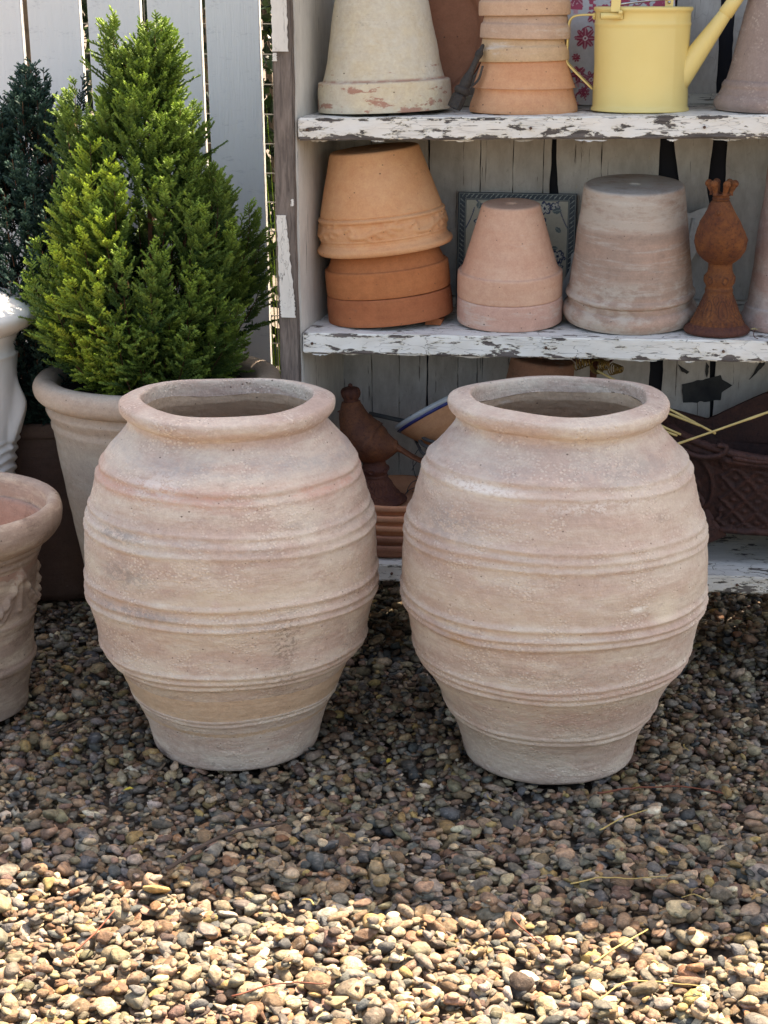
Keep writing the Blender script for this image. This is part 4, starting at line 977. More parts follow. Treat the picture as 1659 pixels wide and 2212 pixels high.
# bamboo sticks
M_bam = flat('bamboo', (.58, .45, .18), .4, (.46, .34, .12), 30, .4)
def stick(a, b, label, r_=.0026):
    a = np.array(a); b = np.array(b); o = thing('bamboo_stick', label, 'stick', tuple(a), group='bamboo sticks lying across the trough')
    pts = [(b - a) * q for q in np.linspace(0, 1, 9)]
    put('cane', tube(pts, [r_ * (1.25 if k % 4 == 2 else 1) for k in range(9)], 8), M_bam, o)
stk = [((.47, .06, .700), (.735, .012, .578), 'pale bamboo stick running highest from the brass coils to the trough'),
       ((.52, .05, .652), (.700, .010, .595), 'pale bamboo stick second from the top beside the right jar rim'),
       ((.50, .04, .632), (.660, .015, .572), 'bamboo stick in the middle of the fan beside the right jar rim'),
       ((.52, .045, .606), (.652, .012, .570), 'bamboo stick second lowest in the fan beside the right jar rim'),
       ((.52, .05, .590), (.628, .012, .568), 'lowest bamboo stick of the fan behind the right jar rim'),
       ((.56, -.045, .528), (.90, -.02, .662), 'long bamboo stick crossing over the others towards the right edge')]
for a, b, l in stk: stick(uw(*a), uw(*b), l)
# dry sprig
sp = thing('dried_flower', 'tiny dried flower lying on the shelf beside the rusty bird base', 'dried flower', uw(.808, .045, zs(2, .81) + .002), (0, 0, -PSI))
put('stem', tube(spline([(0, 0, .012), (-.004, -.01, .006), (-.003, -.03, .002), (.004, -.045, .001)], 5), .0009, 5), M_rustd, sp)
M_dry = flat('dry_petals', (.45, .36, .16), .8)
for k in range(4):
    a = k * 1.6; put('petal', MB().add([(0, 0, .012), (.006 * math.cos(a), .006 * math.sin(a), .016), (.012 * math.cos(a + .3), .012 * math.sin(a + .3), .013), (.006 * math.cos(a + .8), .006 * math.sin(a + .8), .014)], np.array([[0, 1, 2, 3]])), M_dry, sp, smooth=False)

# ------------------------------------------------------------------ the two big jars
def jar_mat(name, seed, band, stains=()):
    t, col, nm, lo = terracotta(name, (.47, .345, .278), (.545, .41, .330), white=(.62, .53, .43), wamt=.52, dark=(.26, .205, .175), damt=.24, seed=seed, stretch=4, grain=.6, speck=.7)
    z = t.sep()[2]
    # bluish grey and pink firing bands
    w = t.math('ADD', z, t.math('MULTIPLY', t.math('SUBTRACT', t.noise(4), .5), .05))
    for zc, hw, c, amt, th in band:
        b = t.math('SUBTRACT', 1.0, t.math('DIVIDE', t.math('ABSOLUTE', t.math('SUBTRACT', w, zc)), hw), clamp=True)
        b = t.math('MULTIPLY', t.math('MULTIPLY', b, t.ramp(t.noise(5, t.map(sc=(1, 1, 4), loc=(seed * 2 + zc * 9, 1, 2)), 6, .7), (th, 0.), (th + .14, 1.))), amt)
        b = t.math('MULTIPLY', b, t.ramp(t.noise(85, t.map(sc=(1, 1, 1.6)), 3, .8), (.36, .35), (.56, 1.)))
        col = t.mix(b, col, c)
    for (cx, cy, cz), (sx, sz), c, amt, th, nsc in stains:
        q = t.n('ShaderNodeVectorMath', operation='DISTANCE'); t.L(t.map(sc=(1 / sx, 1 / sx, 1 / sz)), q.inputs[0]); q.inputs[1].default_value = (cx / sx, cy / sx, cz / sz)
        b = t.math('MULTIPLY', t.ramp(q.outputs['Value'], (.3, 1.), (1., 0.)), t.ramp(t.noise(nsc, t.map(sc=(1, 1, 1.5), loc=(cz, 2, 1)), 6, .8), (th, 0.), (th + .07, 1.)))
        col = t.mix(t.math('MULTIPLY', b, amt), col, c)
    q = t.noise(70, None, 5, .7); pt = t.noise(7, t.map(loc=(seed, 4, 4)), 4)
    mo = t.math('MULTIPLY', t.ramp(q, (.60, 0.), (.66, 1.)), t.ramp(pt, (.60, 0.), (.70, 1.)))
    col = t.mix(t.math('MULTIPLY', mo, .55), col, (.15, .12, .10))
    return t.out(col, .9, nm, .2)
def on_jar(x, z, r, rz):       # a point on the side of a jar that faces the path, in the jar's own coordinates
    y = -math.sqrt(max(r * r - x * x, 0)); return (x * math.cos(rz) + y * math.sin(rz), -x * math.sin(rz) + y * math.cos(rz), z)
ST1 = [(on_jar(.125, .320, .29, .4), (.042, .085), (.12, .085, .06), .62, .49, 110), (on_jar(.11, .235, .25, .4), (.06, .05), (.14, .10, .07), .6, .51, 100), (on_jar(.12, .165, .23, .4), (.05, .045), (.15, .11, .08), .6, .50, 110),
       (on_jar(-.20, .515, .285, .4), (.10, .020), (.24, .22, .20), .55, .45, 55), (on_jar(-.19, .440, .296, .4), (.09, .035), (.25, .22, .19), .55, .45, 55), (on_jar(-.17, .37, .298, .4), (.13, .018), (.26, .24, .22), .55, .45, 55),
       (on_jar(-.12, .62, .262, .4), (.09, .03), (.68, .62, .56), .6, .45, 40), (on_jar(.02, .40, .30, .4), (.14, .05), (.60, .50, .37), .5, .42, 30)]
ST2 = [(on_jar(-.22, .55, .28, 2.3), (.12, .05), (.34, .29, .26), .6, .44, 25), (on_jar(.10, .66, .23, 2.3), (.14, .03), (.36, .31, .27), .6, .45, 25), (on_jar(-.05, .28, .29, 2.3), (.2, .03), (.36, .28, .22), .5, .47, 35), (on_jar(.185, .400, .30, 2.3), (.045, .045), (.68, .58, .44), .75, .34, 30), (on_jar(.13, .41, .30, 2.3), (.022, .008), (.78, .72, .62), .8, .35, 40), (on_jar(-.16, .625, .262, 2.3), (.11, .018), (.74, .68, .60), .8, .44, 90),
       (on_jar(.05, .605, .264, 2.3), (.16, .018), (.72, .65, .57), .6, .48, 90), (on_jar(-.20, .33, .305, 2.3), (.04, .02), (.50, .30, .16), .6, .42, 60), (on_jar(.0, .17, .25, 2.3), (.2, .04), (.56, .36, .30), .4, .45, 50)]
MJ1 = jar_mat('pink_buff_jar_clay', 3, [(.60, .028, (.58, .33, .25), .8, .40), (.645, .03, (.36, .34, .32), .7, .42), (.52, .04, (.40, .37, .34), .5, .45), (.43, .05, (.60, .50, .36), .5, .4), (.36, .03, (.30, .26, .22), .6, .52), (.15, .05, (.45, .37, .28), .5, .4), (.0, .03, (.30, .235, .185), .5, .42)], ST1)
MJ2 = jar_mat('buff_jar_clay', 8, [(.63, .03, (.62, .54, .46), .8, .42), (.655, .04, (.36, .32, .29), .5, .42), (.55, .1, (.50, .37, .28), .5, .35), (.42, .06, (.54, .41, .29), .5, .35), (.23, .03, (.50, .33, .26), .6, .4), (.10, .1, (.40, .31, .24), .5, .35), (.0, .03, (.30, .235, .185), .5, .42)], ST2)
M_jin = tc('jar_inside_clay', (.50, .35, .235), (.58, .43, .30), wamt=.15, dark=(.20, .15, .12), damt=.15, seed=77, grain=.5)
def jar(x, y, label, rows, rim_r, inner_r, zt, mat, seed, ridges, rz):
    root = thing('terracotta_jar', label, 'jar', (x, y, -.004), (0, 0, rz), 'large ribbed terracotta jars')
    out = spline(np.array(rows, float), 6)
    nk, z0 = rows[-1]
    inner_r += .0045
    rim = [(rim_r - .014, zt - .041), (rim_r - .005, zt - .035), (rim_r + .0005, zt - .026), (rim_r + .0015, zt - .016), (rim_r - .0005, zt - .0095), (rim_r - .006, zt - .0065), (inner_r + .014, zt - .001), (inner_r + .006, zt), (inner_r + .002, zt - .0015), (inner_r, zt - .007), (inner_r, zt - .03)]
    neck_in = [(inner_r + .004, zt - .05), (inner_r + .03, zt - .09), (inner_r + .065, zt - .15), (.27, .45), (.275, .33), (.24, .18), (.17, .04), (.16, .02), (.003, .02)]
    rimc = chaikin(rim, 1)
    p = np.vstack([[(.003, 0), (rows[0][0] - .012, 0), (rows[0][0] - .003, .003)], out, rimc, chaikin(neck_in, 2)])
    p = dens(p, .0022 * 1.4)
    i_r0 = int(np.argmin(np.abs(p[:, 0] - (rim_r - .014)) + np.abs(p[:, 1] - (zt - .041)))); i_r1 = int(np.argmin(np.abs(p[:, 0] - inner_r) + np.abs(p[:, 1] - (zt - .03))))
    for zc, amp, sg in ridges:
        m = np.arange(len(p)) < i_r0; p[:, 0] += np.where(m, amp * .62 * np.exp(-((p[:, 1] - zc) / sg) ** 2), 0)
    def disp(P, r, z, th_):
        er = .5 + .5 * np.clip(fbm(np.stack([np.cos(th_) * 2, np.sin(th_) * 2, z * 3], -1), 1.3, seed + 40, 2), -1, 1)
        d = .0012 * fbm(P, 3.2, seed, 2) + sum(np.where(r > rim_r * .9, .8 * amp * er * np.exp(-((z - zc - .002 * np.sin(th_ * 3 + zc * 90)) / (sg * 1.1)) ** 2), 0) for zc, amp, sg in ridges) + +.0009 * fbm(P * np.array([.35, .35, 1]), 34, seed + 5, 3)
        d = d + .0007 * fbm(P, 90, seed + 9, 2)
        crust = np.clip(fbm(P * np.array([1, 1, 1.3]), 8, seed + 20, 2) - .15, 0, 1)
        d = d + .0013 * crust * np.clip(vnoise(P, 190, seed + 2), 0, 1) + .0005 * vnoise(P, 260, seed + 3)
        return d
    a, b, c = lathe(p, 420, disp, (i_r0, i_r1))
    # wheel-thrown bands wander up and down a little
    for m in (a, b, c):
        v = m.v[0]; th_ = np.arctan2(v[:, 1], v[:, 0]); wz = .0022 * np.sin(th_ * 2 + v[:, 2] * 9 + seed) * 1.6 + .0014 * np.sin(th_ * 5 + v[:, 2] * 23)
        v[:, 2] += wz * np.clip(v[:, 2] / .1, 0, 1)
    put('body', a, mat, root); put('rim', b, mat, root); put('inside', c, M_jin, root)
    return root
rid = lambda zs_, a=.0036, s=.0045: [(z, a, s) for z in zs_]
RG2 = rid((.486, .503, .522), .0034, .0050) + rid((.337, .352, .373), .0050, .0048) + rid((.218, .232, .247), .0036, .0042) + rid((.107, .121), .0030, .0042) + [(.640, .0045, .006), (.618, .004, .006), (.40, .001, .03)]
j2 = [(.1755, .008), (.1800, .030), (.1875, .058), (.2010, .088), (.2140, .112), (.2220, .130), (.2330, .158), (.2510, .190), (.2680, .215), (.2800, .245), (.2860, .275), (.2930, .312), (.3020, .345), (.3030, .375), (.3040, .430), (.3010, .470), (.2980, .505), (.2850, .545), (.2730, .588), (.2640, .618), (.2490, .645), (.2280, .668), (.2080, .690), (.1995, .703), (.1990, .714)]
jar(.341, 3.27, 'right-hand of the two large ribbed jars, evenly buff coloured and slightly taller', j2, .2150, .1655, .757, MJ2, 5, RG2, 2.3)
RG1 = rid((.490, .510, .530), .0030, .0050) + rid((.347, .365, .390), .0046, .0050) + rid((.214, .228, .243), .0036, .0040) + rid((.121, .131), .0030, .0035) + [(.612, .004, .006), (.592, .0035, .006)]
j1 = [(.1720, .008), (.1770, .030), (.1850, .062), (.1960, .092), (.2080, .115), (.2180, .140), (.2260, .165), (.2460, .198), (.2640, .222), (.2750, .245), (.2790, .278), (.2860, .310), (.2960, .345), (.2970, .380), (.2960, .430), (.2940, .470), (.2920, .500), (.2800, .535), (.2700, .575), (.2600, .600), (.2480, .628), (.2270, .652), (.2080, .674), (.1995, .686), (.1985, .698)]
jar(-.312, 3.33, 'left-hand of the two large ribbed jars, with a pink band round its shoulder', j1, .2140, .1650, .741, MJ1, 2, RG1, .4)

# ------------------------------------------------------------------ pots at the left
M_cp = tc('grey_buff_planter_clay', (.42, .34, .27), (.47, .38, .30), white=(.50, .44, .36), wamt=.35, dark=(.22, .17, .13), damt=.25, seed=61, stretch=4, grain=.35)
M_soil = flat('potting_soil', (.035, .025, .018), .95, (.015, .011, .008), 60, .2, 0, .8)
CP = (-.545, 4.05, 0)
cpot = thing('planter', 'big grey buff planter with rolled rim holding the bright green conifer', 'planter', CP)
cpot.scale = (1, 1, 1.05)
pp = [(.003, 0), (.165, 0), (.172, .006), (.200, .15), (.238, .36), (.255, .475), (.262, .488), (.258, .500), (.266, .512), (.272, .524), (.262, .540)]
pr = [(.262, .540), (.282, .546), (.296, .560), (.299, .580), (.292, .596), (.276, .603), (.252, .598), (.238, .585), (.236, .56)]
pin = [(.236, .56), (.232, .50), (.003, .50)]
f_ = lambda sd: (lambda P, r, z, th_: .0022 * fbm(P, 5, sd, 2) + .0007 * fbm(P * np.array([.4, .4, 1]), 40, sd + 1))
P0 = np.vstack([dens(np.vstack([pp[:3], chaikin(pp[3:-1], 1), pp[-1:]]), .008), dens(chaikin(pr, 2), .005), dens(pin, .02)])
i0 = int(np.argmin(np.abs(P0[:, 0] - .262) + np.abs(P0[:, 1] - .540))); i1 = int(np.argmin(np.abs(P0[:, 0] - .236) + np.abs(P0[:, 1] - .56)))
A_, B_, C_ = lathe(P0, 160, f_(3), (i0, i1)); put('body', merge(A_, C_), M_cp, cpot); put('rim', B_, M_cp, cpot)
def soil(root, r, z, seed):
    n = 40; th = np.arange(n) / n * 6.2832; V = [(0, 0, z)]
    for q in np.linspace(.1, 1, 12): V += [(r * q * math.cos(a), r * q * math.sin(a), z) for a in th]
    V = np.array(V); V[:, 2] += .008 * fbm(V, 25, seed); F = [[0, i + 1, (i + 1) % n + 1] for i in range(n)]
    mb = MB().add(V, F); mb.f.append(grid_faces(12, n, True) + 1); put('soil', mb, M_soil, root)
soil(cpot, .24, .565, 1)

M_bark = flat('conifer_bark', (.16, .075, .04), .9, (.08, .04, .025), 50, .2, 0, .6)
M_con = tintmat('conifer_foliage', .55, .05, 300, .32, .3)
def conifer(name, label, loc, env, z0, plumes, seed, tipc, inc, twigL, fat, cat, blen=1.0, density=1.0, elev=(35, 72), trunk_top=None, extra=()):
    rs = np.random.default_rng(seed); root = thing(name, label, cat, loc)
    ez = np.array([e[0] for e in env]); er = np.array([e[1] for e in env]); top = ez[-1]
    RR = lambda z: np.interp(z, ez, er)
    P_, D_, L_, C2 = [], [], [], []; stems = MB()
    jobs = []
    for k in range(plumes):
        # more plumes low down where the crown is wide
        while True:
            zt = rs.uniform(ez[0], top); 
            if rs.random() < .18 + RR(zt) / er.max(): break
        az = rs.uniform(0, 2 * np.pi); q = (zt - ez[0]) / (top - ez[0]); jobs.append((zt, az, rs.uniform(.62, 1.12), 0))
    for e in extra: jobs.append(e)
    for zt, az, rad, kind in jobs:
        q = np.clip((zt - ez[0]) / (top - ez[0]), 0, 1); el = R(elev[0] + (elev[1] - elev[0]) * min(1, q * 1.6 + .1) + rs.uniform(-8, 8)); L = rs.uniform(.15, .28) * (1 - .35 * q)
        rt = RR(min(zt, top)) * rad; tip = np.array([rt * math.cos(az), rt * math.sin(az), zt])
        o = tip - L * np.array([math.cos(el) * math.cos(az), math.cos(el) * math.sin(az), math.sin(el)]); o[2] = max(o[2], .01 + z0 - z0 + ez[0] - .03)
        if np.hypot(o[0], o[1]) < .01 or np.dot(o[:2], tip[:2]) < 0: o[:2] *= 0
        mid = (o + tip) / 2 + np.array([math.cos(az), math.sin(az), 0]) * L * .06
        ax = spline([o, mid, tip], 10); seglen = np.linalg.norm(np.diff(ax, axis=0), axis=1).sum(); nb = max(4, int(seglen / .0085 * density)); ss = np.linspace(.06, 1, nb)
        merge(stems, tube(ax[::4] if len(ax) > 8 else ax, np.linspace(.0022, .0007, len(ax[::4])), 3, False))
        T = np.gradient(ax, axis=0); T /= np.linalg.norm(T, axis=1)[:, None]
        yellow = rs.uniform(0, 1) ** 1.5 if kind == 0 else 1.5
        for s in ss:
            i = min(len(ax) - 1, int(s * (len(ax) - 1))); p = ax[i]; t_ = T[i]
            v = rs.normal(size=3); v -= t_ * (v @ t_); v /= np.linalg.norm(v); out_ = p * np.array([1, 1, 0]); nn = np.linalg.norm(out_)
            if nn > .03 and (v @ out_) / nn < -.5: v = -v
            ang = R(rs.uniform(32, 52)); d = t_ * math.cos(ang) + v * math.sin(ang); d[2] += .10; d /= np.linalg.norm(d)
            bl = blen * (.052 * (1 - s) ** .8 + .014) * rs.uniform(.75, 1.2); nt = max(3, int(bl / .0034)); w_ = np.cross(d, v); w_ /= np.linalg.norm(w_)
            u = np.linspace(.12, 1, nt); side = np.where(np.arange(nt) % 2 == 0, 1., -1.)
            a2 = R(44) * (1 - .75 * (u > .93)); dd = d[None] * np.cos(a2)[:, None] + (w_[None] * side[:, None] + v[None] * rs.normal(0, .35, nt)[:, None]) * np.sin(a2)[:, None]
            dd /= np.linalg.norm(dd, axis=1)[:, None]
            P_.append(p + d * (bl * u)[:, None]); D_.append(dd); L_.append(twigL * (1.1 - .55 * u) * rs.uniform(.75, 1.25, nt))
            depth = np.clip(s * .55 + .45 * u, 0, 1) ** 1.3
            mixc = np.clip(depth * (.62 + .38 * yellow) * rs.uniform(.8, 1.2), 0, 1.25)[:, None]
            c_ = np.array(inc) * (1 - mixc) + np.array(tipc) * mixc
            if kind: c_ = c_ * np.array([1.25, 1.12, .9])  # front-left plumes have sunlight painted into their leaf colour
            C2.append(np.clip(c_, .002, 1))
            # the axis of the branchlet itself
            P_.append(p[None]); D_.append(d[None]); L_.append(np.array([bl])); C2.append(c_[:1] * .8)
    P = np.concatenate(P_); D = np.concatenate(D_); L = np.concatenate(L_); Cc = np.concatenate(C2); n = len(P)
    a = np.cross(D, rs.normal(size=(n, 3))); a /= np.linalg.norm(a, axis=1)[:, None]; b = np.cross(D, a)
    Wd = np.where(L > twigL * 1.6, .0011, fat)[:, None]
    rings = []
    for (s, w) in ((0, .55), (.55, 1.0), (.9, .6)):
        for ph in (0, 2.094, 4.189):
            rings.append(P + D * (L * s)[:, None] + Wd * w * (math.cos(ph + s) * a + math.sin(ph + s) * b))
    rings.append(P + D * (L * 1.08)[:, None])
    # scale tips sticking out
    for (s, ph) in ((.25, .5), (.45, 2.6), (.65, 4.6), (.8, 1.2)):
        c0 = P + D * (L * s)[:, None]; o_ = math.cos(ph) * a + math.sin(ph) * b
        rings += [c0, c0 + D * (L * .16)[:, None], c0 + D * (L * .26)[:, None] + o_ * Wd * 2.1]
    V = np.stack(rings, 1); m = V.shape[1]
    F = [[0, 1, 4, 3], [1, 2, 5, 4], [2, 0, 3, 5], [3, 4, 7, 6], [4, 5, 8, 7], [5, 3, 6, 8]]; Ft = [[6, 7, 9], [7, 8, 9], [8, 6, 9]] + [[10 + 3 * k, 11 + 3 * k, 12 + 3 * k] for k in range(4)]
    off = (np.arange(n) * m)[:, None, None]; mb = MB()
    shade = np.ones(m); cc = np.repeat(Cc[:, None], m, 1); cc[:, 6:10] *= 1.15
    mb.add(V.reshape(-1, 3), (np.array(F)[None] + off).reshape(-1, 4), cc.reshape(-1, 3)); mb.f.append((np.array(Ft)[None] + off).reshape(-1, 3))
    put('crown', mb, M_con, root, smooth=False)
    put('twigs', stems, M_bark, root)
    tt = trunk_top or top - .1
    put('trunk', tube(spline([(0, 0, ez[0] - .08), (.004, .003, (ez[0] + tt) / 2), (0, 0, tt)], 8), np.linspace(.012, .002, 17), 8), M_bark, root)
    return n
ez0 = .575
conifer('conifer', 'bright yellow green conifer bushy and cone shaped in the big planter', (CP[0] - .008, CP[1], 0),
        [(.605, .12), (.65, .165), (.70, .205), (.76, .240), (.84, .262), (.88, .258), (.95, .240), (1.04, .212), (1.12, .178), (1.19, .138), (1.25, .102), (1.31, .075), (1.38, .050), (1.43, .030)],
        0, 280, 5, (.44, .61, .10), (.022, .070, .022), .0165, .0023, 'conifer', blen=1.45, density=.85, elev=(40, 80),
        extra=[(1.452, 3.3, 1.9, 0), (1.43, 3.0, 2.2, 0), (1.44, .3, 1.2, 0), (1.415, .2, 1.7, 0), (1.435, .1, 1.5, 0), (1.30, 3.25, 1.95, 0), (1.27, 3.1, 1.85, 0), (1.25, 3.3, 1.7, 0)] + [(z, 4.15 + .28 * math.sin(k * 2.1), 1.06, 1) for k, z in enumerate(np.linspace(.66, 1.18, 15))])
YP = (-.865, 4.31, 0)
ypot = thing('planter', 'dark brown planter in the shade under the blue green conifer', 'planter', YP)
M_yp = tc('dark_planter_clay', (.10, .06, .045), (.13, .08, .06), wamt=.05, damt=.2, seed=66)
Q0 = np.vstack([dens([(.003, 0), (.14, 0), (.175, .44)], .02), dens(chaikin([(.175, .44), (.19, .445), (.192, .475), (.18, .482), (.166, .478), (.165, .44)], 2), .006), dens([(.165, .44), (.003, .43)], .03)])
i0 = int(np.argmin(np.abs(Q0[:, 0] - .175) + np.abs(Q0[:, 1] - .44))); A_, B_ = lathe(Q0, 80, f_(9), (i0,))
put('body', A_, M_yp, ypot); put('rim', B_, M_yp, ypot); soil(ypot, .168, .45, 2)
conifer('conifer', 'dark blue green conifer with spiky shoots left of the bright green one', YP,
        [(.46, .16), (.56, .23), (.68, .25), (.85, .25), (1.0, .23), (1.10, .19), (1.17, .13), (1.23, .08), (1.30, .04), (1.345, .015)],
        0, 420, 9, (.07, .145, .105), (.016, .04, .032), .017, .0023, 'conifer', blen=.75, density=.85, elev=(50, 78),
        extra=[(1.30, 0.0, 3.2, 0), (1.25, 3.1, 2.4, 0), (1.22, .1, 2.0, 0)])

# white urn
M_urn = flat('white_glazed_stone', (.86, .85, .81), .32, (.76, .74, .69), 9, .5, 0, .12)
urn = thing('urn', 'white moulded urn with a wide domed rim at the left edge', 'urn', (-1.035, 4.05, 0))
ur = chaikin([(.02, .838), (.07, .835), (.12, .826), (.17, .808), (.206, .788), (.214, .770), (.197, .748), (.17, .735), (.160, .728)], 2)
ub = chaikin([(.160, .728), (.150, .70), (.151, .685), (.157, .678), (.150, .668), (.146, .60), (.140, .50), (.130, .40), (.12, .25), (.10, .10), (.12, .06), (.14, .03), (.14, .0)], 2)
def urel(P, r, z, th_):
    k = np.cos(th_ * 5); s = np.where((z < .62) & (z > .40), .020 * np.exp(-((z - .52 - .03 * np.cos(th_ * 10)) / .045) ** 2) * np.clip(k + .3, 0, 1.3), 0)
    return s + np.where((z < .47) & (z > .1), .004 * np.sin(z * 260 + 2 * np.sin(th_ * 5)), 0) + .001 * fbm(P, 20, 4)
put('lid_rim', lathe(dens(ur, .006), 140, lambda P, r, z, th_: .002 * fbm(P, 9, 3))[0], M_urn, urn)
put('body', lathe(dens(ub, .006), 220, urel)[0], M_urn, urn)
put('rim_scroll', tube(spline([(.06, -.10, .832), (.085, -.115, .836), (.11, -.09, .832), (.12, -.05, .828), (.10, -.02, .830)], 8), .012, 12), M_urn, urn)

# pot at the left edge, in front
M_fg = tc('brown_streaked_clay', (.31, .235, .185), (.38, .285, .225), white=(.52, .43, .33), wamt=.40, dark=(.14, .09, .065), damt=.4, seed=71, stretch=6, grain=.5)
fg = thing('planter', 'weathered brown planter with raised swags and an empty inside at left edge', 'planter', (-.955, 3.5, -.003), (0, 0, .5))
fo = [(.003, 0), (.155, 0), (.166, .006), (.170, .05), (.182, .105), (.190, .112), (.192, .122), (.186, .130), (.190, .20), (.196, .212), (.199, .222), (.195, .232), (.202, .32), (.206, .350), (.214, .356), (.212, .366), (.222, .376), (.222, .384)]
fr = [(.222, .384), (.240, .392), (.258, .410), (.266, .434), (.264, .456), (.254, .470), (.240, .470), (.230, .458), (.226, .42)]
fi = [(.222, .42), (.205, .35), (.165, .06), (.15, .04), (.003, .04)]
def frel(P, r, z, th_):
    n_ = 7; a = (th_ * n_ / 6.2832) % 1; sag = .335 - .085 * np.sin(a * math.pi); d = (z - sag) / .011
    s = .010 * np.exp(-d ** 2) * (1 + .4 * np.sin(a * 60)) + .008 * np.exp(-((z - sag + .024) / .008) ** 2) * np.sin(a * math.pi)
    tas = .008 * np.exp(-((np.minimum(a, 1 - a)) / .035) ** 2) * ((z > .25) & (z < .345))
    return np.where((z > .235) & (z < .352) & (r > .185), np.maximum(s, tas), 0) + .0016 * fbm(P, 8, 5) + .0008 * fbm(P * np.array([.4, .4, 1]), 60, 7)
Q0 = np.vstack([dens(np.vstack([fo[:3], chaikin(fo[3:-1], 1), fo[-1:]]), .004), dens(chaikin(fr, 2), .006), dens(chaikin(fi, 1), .012)])
i0 = int(np.argmin(np.abs(Q0[:, 0] - .222) + np.abs(Q0[:, 1] - .384))); i1 = int(np.argmin(np.abs(Q0[:, 0] - .226) + np.abs(Q0[:, 1] - .42)))
A_, B_, C_ = lathe(Q0, 300, frel, (i0, i1)); put('body', A_, M_fg, fg); put('rim', B_, M_fg, fg); put('inside', C_, tc('inside_pink_clay', (.34, .22, .17), (.38, .26, .20), wamt=.2, damt=.3, seed=73), fg)

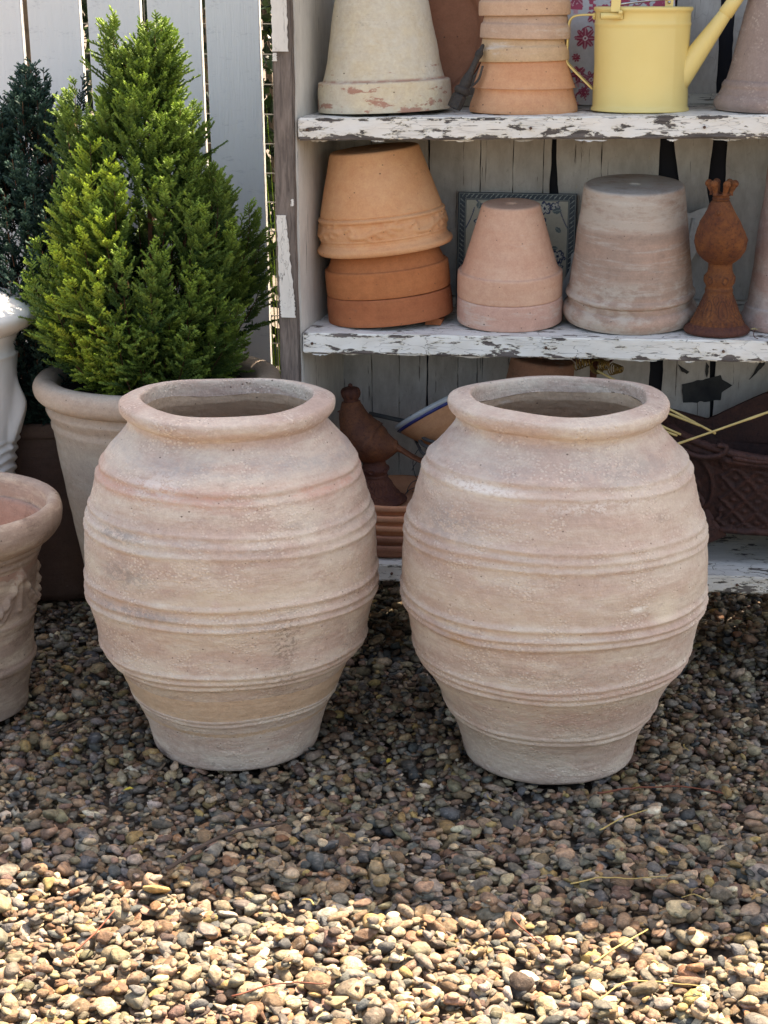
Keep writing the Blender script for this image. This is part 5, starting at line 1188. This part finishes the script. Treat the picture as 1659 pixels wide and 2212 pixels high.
# ------------------------------------------------------------------ twigs, needles and leaves on the gravel
M_ndl = flat('red_pine_needle', (.20, .065, .035), .6); M_str = flat('dry_straw', (.46, .34, .12), .6); M_tw = flat('twig_bark', (.09, .065, .05), .9)
def debris(name, label, cat, pts, r, mat, grp, z=.013):
    p = np.array([(a, b, z + (c if c else 0)) for a, b, c in pts]); o = thing(name, label, cat, tuple(p[0]), group=grp)
    s = spline(p - p[0], 6); s[:, 2] += .002 * vnoise(s, 60, 4)
    put('stalk', tube(s, np.linspace(r, r * .6, len(s)), 6), mat, o)
    return o
DEB = DEB_LIST = [
    ('twig', 'dark bent twig lying on the shaded gravel in front of the left jar', 'twig', [(-.385, 2.72, .004), (-.33, 2.80, .008), (-.27, 2.86, .008), (-.19, 2.90, .004)], .0042, M_tw),
    ('pine_needle', 'long red brown pine needle on the shaded gravel right of the right jar', 'pine needle', [(.415, 3.03, 0), (.50, 3.05, .004), (.60, 3.045, .006), (.66, 3.03, 0)], .0020, M_ndl),
    ('straw', 'straw yellow stalk slanting on the shaded gravel in front of the right jar', 'straw', [(.40, 2.87, .003), (.45, 2.91, .01), (.50, 2.95, .006)], .0016, M_str),
    ('straw', 'thin straw yellow stalk just above the shadow edge on the right', 'straw', [(.325, 2.67, .003), (.38, 2.685, .008), (.43, 2.69, .004), (.50, 2.70, .002)], .0014, M_str),
    ('straw', 'bright yellow straw stalk on the sunlit gravel at lower right', 'straw', [(.335, 2.415, .004), (.38, 2.455, .010), (.435, 2.505, .012)], .0019, M_str),
    ('pine_needle', 'red pine needle on the sunlit gravel at lower centre', 'pine needle', [(-.235, 2.315, .006), (-.16, 2.35, .008), (-.09, 2.36, .002)], .0016, M_ndl),
    ('pine_needle', 'purplish needle slanting on the sunlit gravel at lower left', 'pine needle', [(-.50, 2.45, .004), (-.475, 2.50, .010), (-.455, 2.57, .008)], .0019, M_ndl),
    ('pine_needle', 'short brown needle at the shadow edge right of centre', 'pine needle', [(.215, 2.54, .01), (.24, 2.50, .006), (.265, 2.455, .002)], .0014, M_ndl),
    ('straw', 'curved dry grass stem on the sunlit gravel at the bottom right', 'straw', [(.33, 2.31, .002), (.38, 2.35, .010), (.45, 2.355, .006), (.50, 2.35, .002)], .0014, M_str),
    ('twig', 'thin dark twig on the gravel between the left pots', 'twig', [(-.70, 3.30, .004), (-.66, 3.36, .006), (-.60, 3.40, .004), (-.56, 3.41, .002)], .0022, M_tw),
    ('straw', 'faint curved stem on the shaded gravel between the jars and the shadow edge', 'straw', [(.09, 2.74, .002), (.13, 2.78, .007), (.19, 2.79, .006)], .0012, M_tw)]
for nm_, lb_, ct_, pt_, r_, mt_ in DEB: debris(nm_, lb_, ct_, pt_, r_, mt_, 'plant litter on the gravel')
rs = random.Random(31)
for x, y, lb_ in ((-.05, 2.95, 'short dry stalk scrap on the gravel in the gap in front of the two jars'), (-.56, 2.90, 'short dry stalk scrap on shaded gravel left of the left jar foot'), (.12, 2.42, 'short dry stalk scrap on sunlit gravel below the middle of the picture'),
                  (-.33, 2.40, 'short dry stalk scrap on sunlit gravel under the left jar'), (.55, 2.62, 'short dry stalk scrap at the shadow edge far right'), (.20, 3.02, 'short dry stalk scrap close before the foot of the right jar'),
                  (-.12, 2.60, 'short dry stalk scrap just inside the sunlit strip near centre'), (.62, 3.25, 'short dry stalk scrap on shaded gravel right of the right jar')):
    a, L = rs.uniform(0, 6.28), rs.uniform(.018, .04)
    debris('plant_fragment', lb_, 'plant scrap', [(x, y, .002), (x + L * .5 * math.cos(a), y + L * .5 * math.sin(a), .006), (x + L * math.cos(a + .4), y + L * math.sin(a + .4), .003)], rs.uniform(.0010, .0018), rs.choice([M_str, M_ndl, M_tw]), 'short scraps of dry stalk on the gravel')
M_yl = flat('yellow_leaf', (.50, .38, .05), .5)
for (x, y, lb_, a) in ((-.50, 3.05, 'small yellow leaf on the gravel left of the left jar', .3), (.01, 3.18, 'tiny yellow leaf on the gravel between the two jars', 1.2), (.64, 2.53, 'small yellow leaf in the sun at the right edge', 2.)):
    o = thing('fallen_leaf', lb_, 'leaf', (x, y, .012), (0, 0, a), 'plant litter on the gravel')
    L = .011; V = [(-L, 0, 0), (-L * .4, -L * .4, .002), (L * .4, -L * .4, .003), (L, 0, .001), (L * .4, L * .4, .004), (-L * .4, L * .4, .002), (0, 0, .0)]
    put('blade', MB().add(V, [[6, i, (i + 1) % 6] for i in range(6)]), M_yl, o)
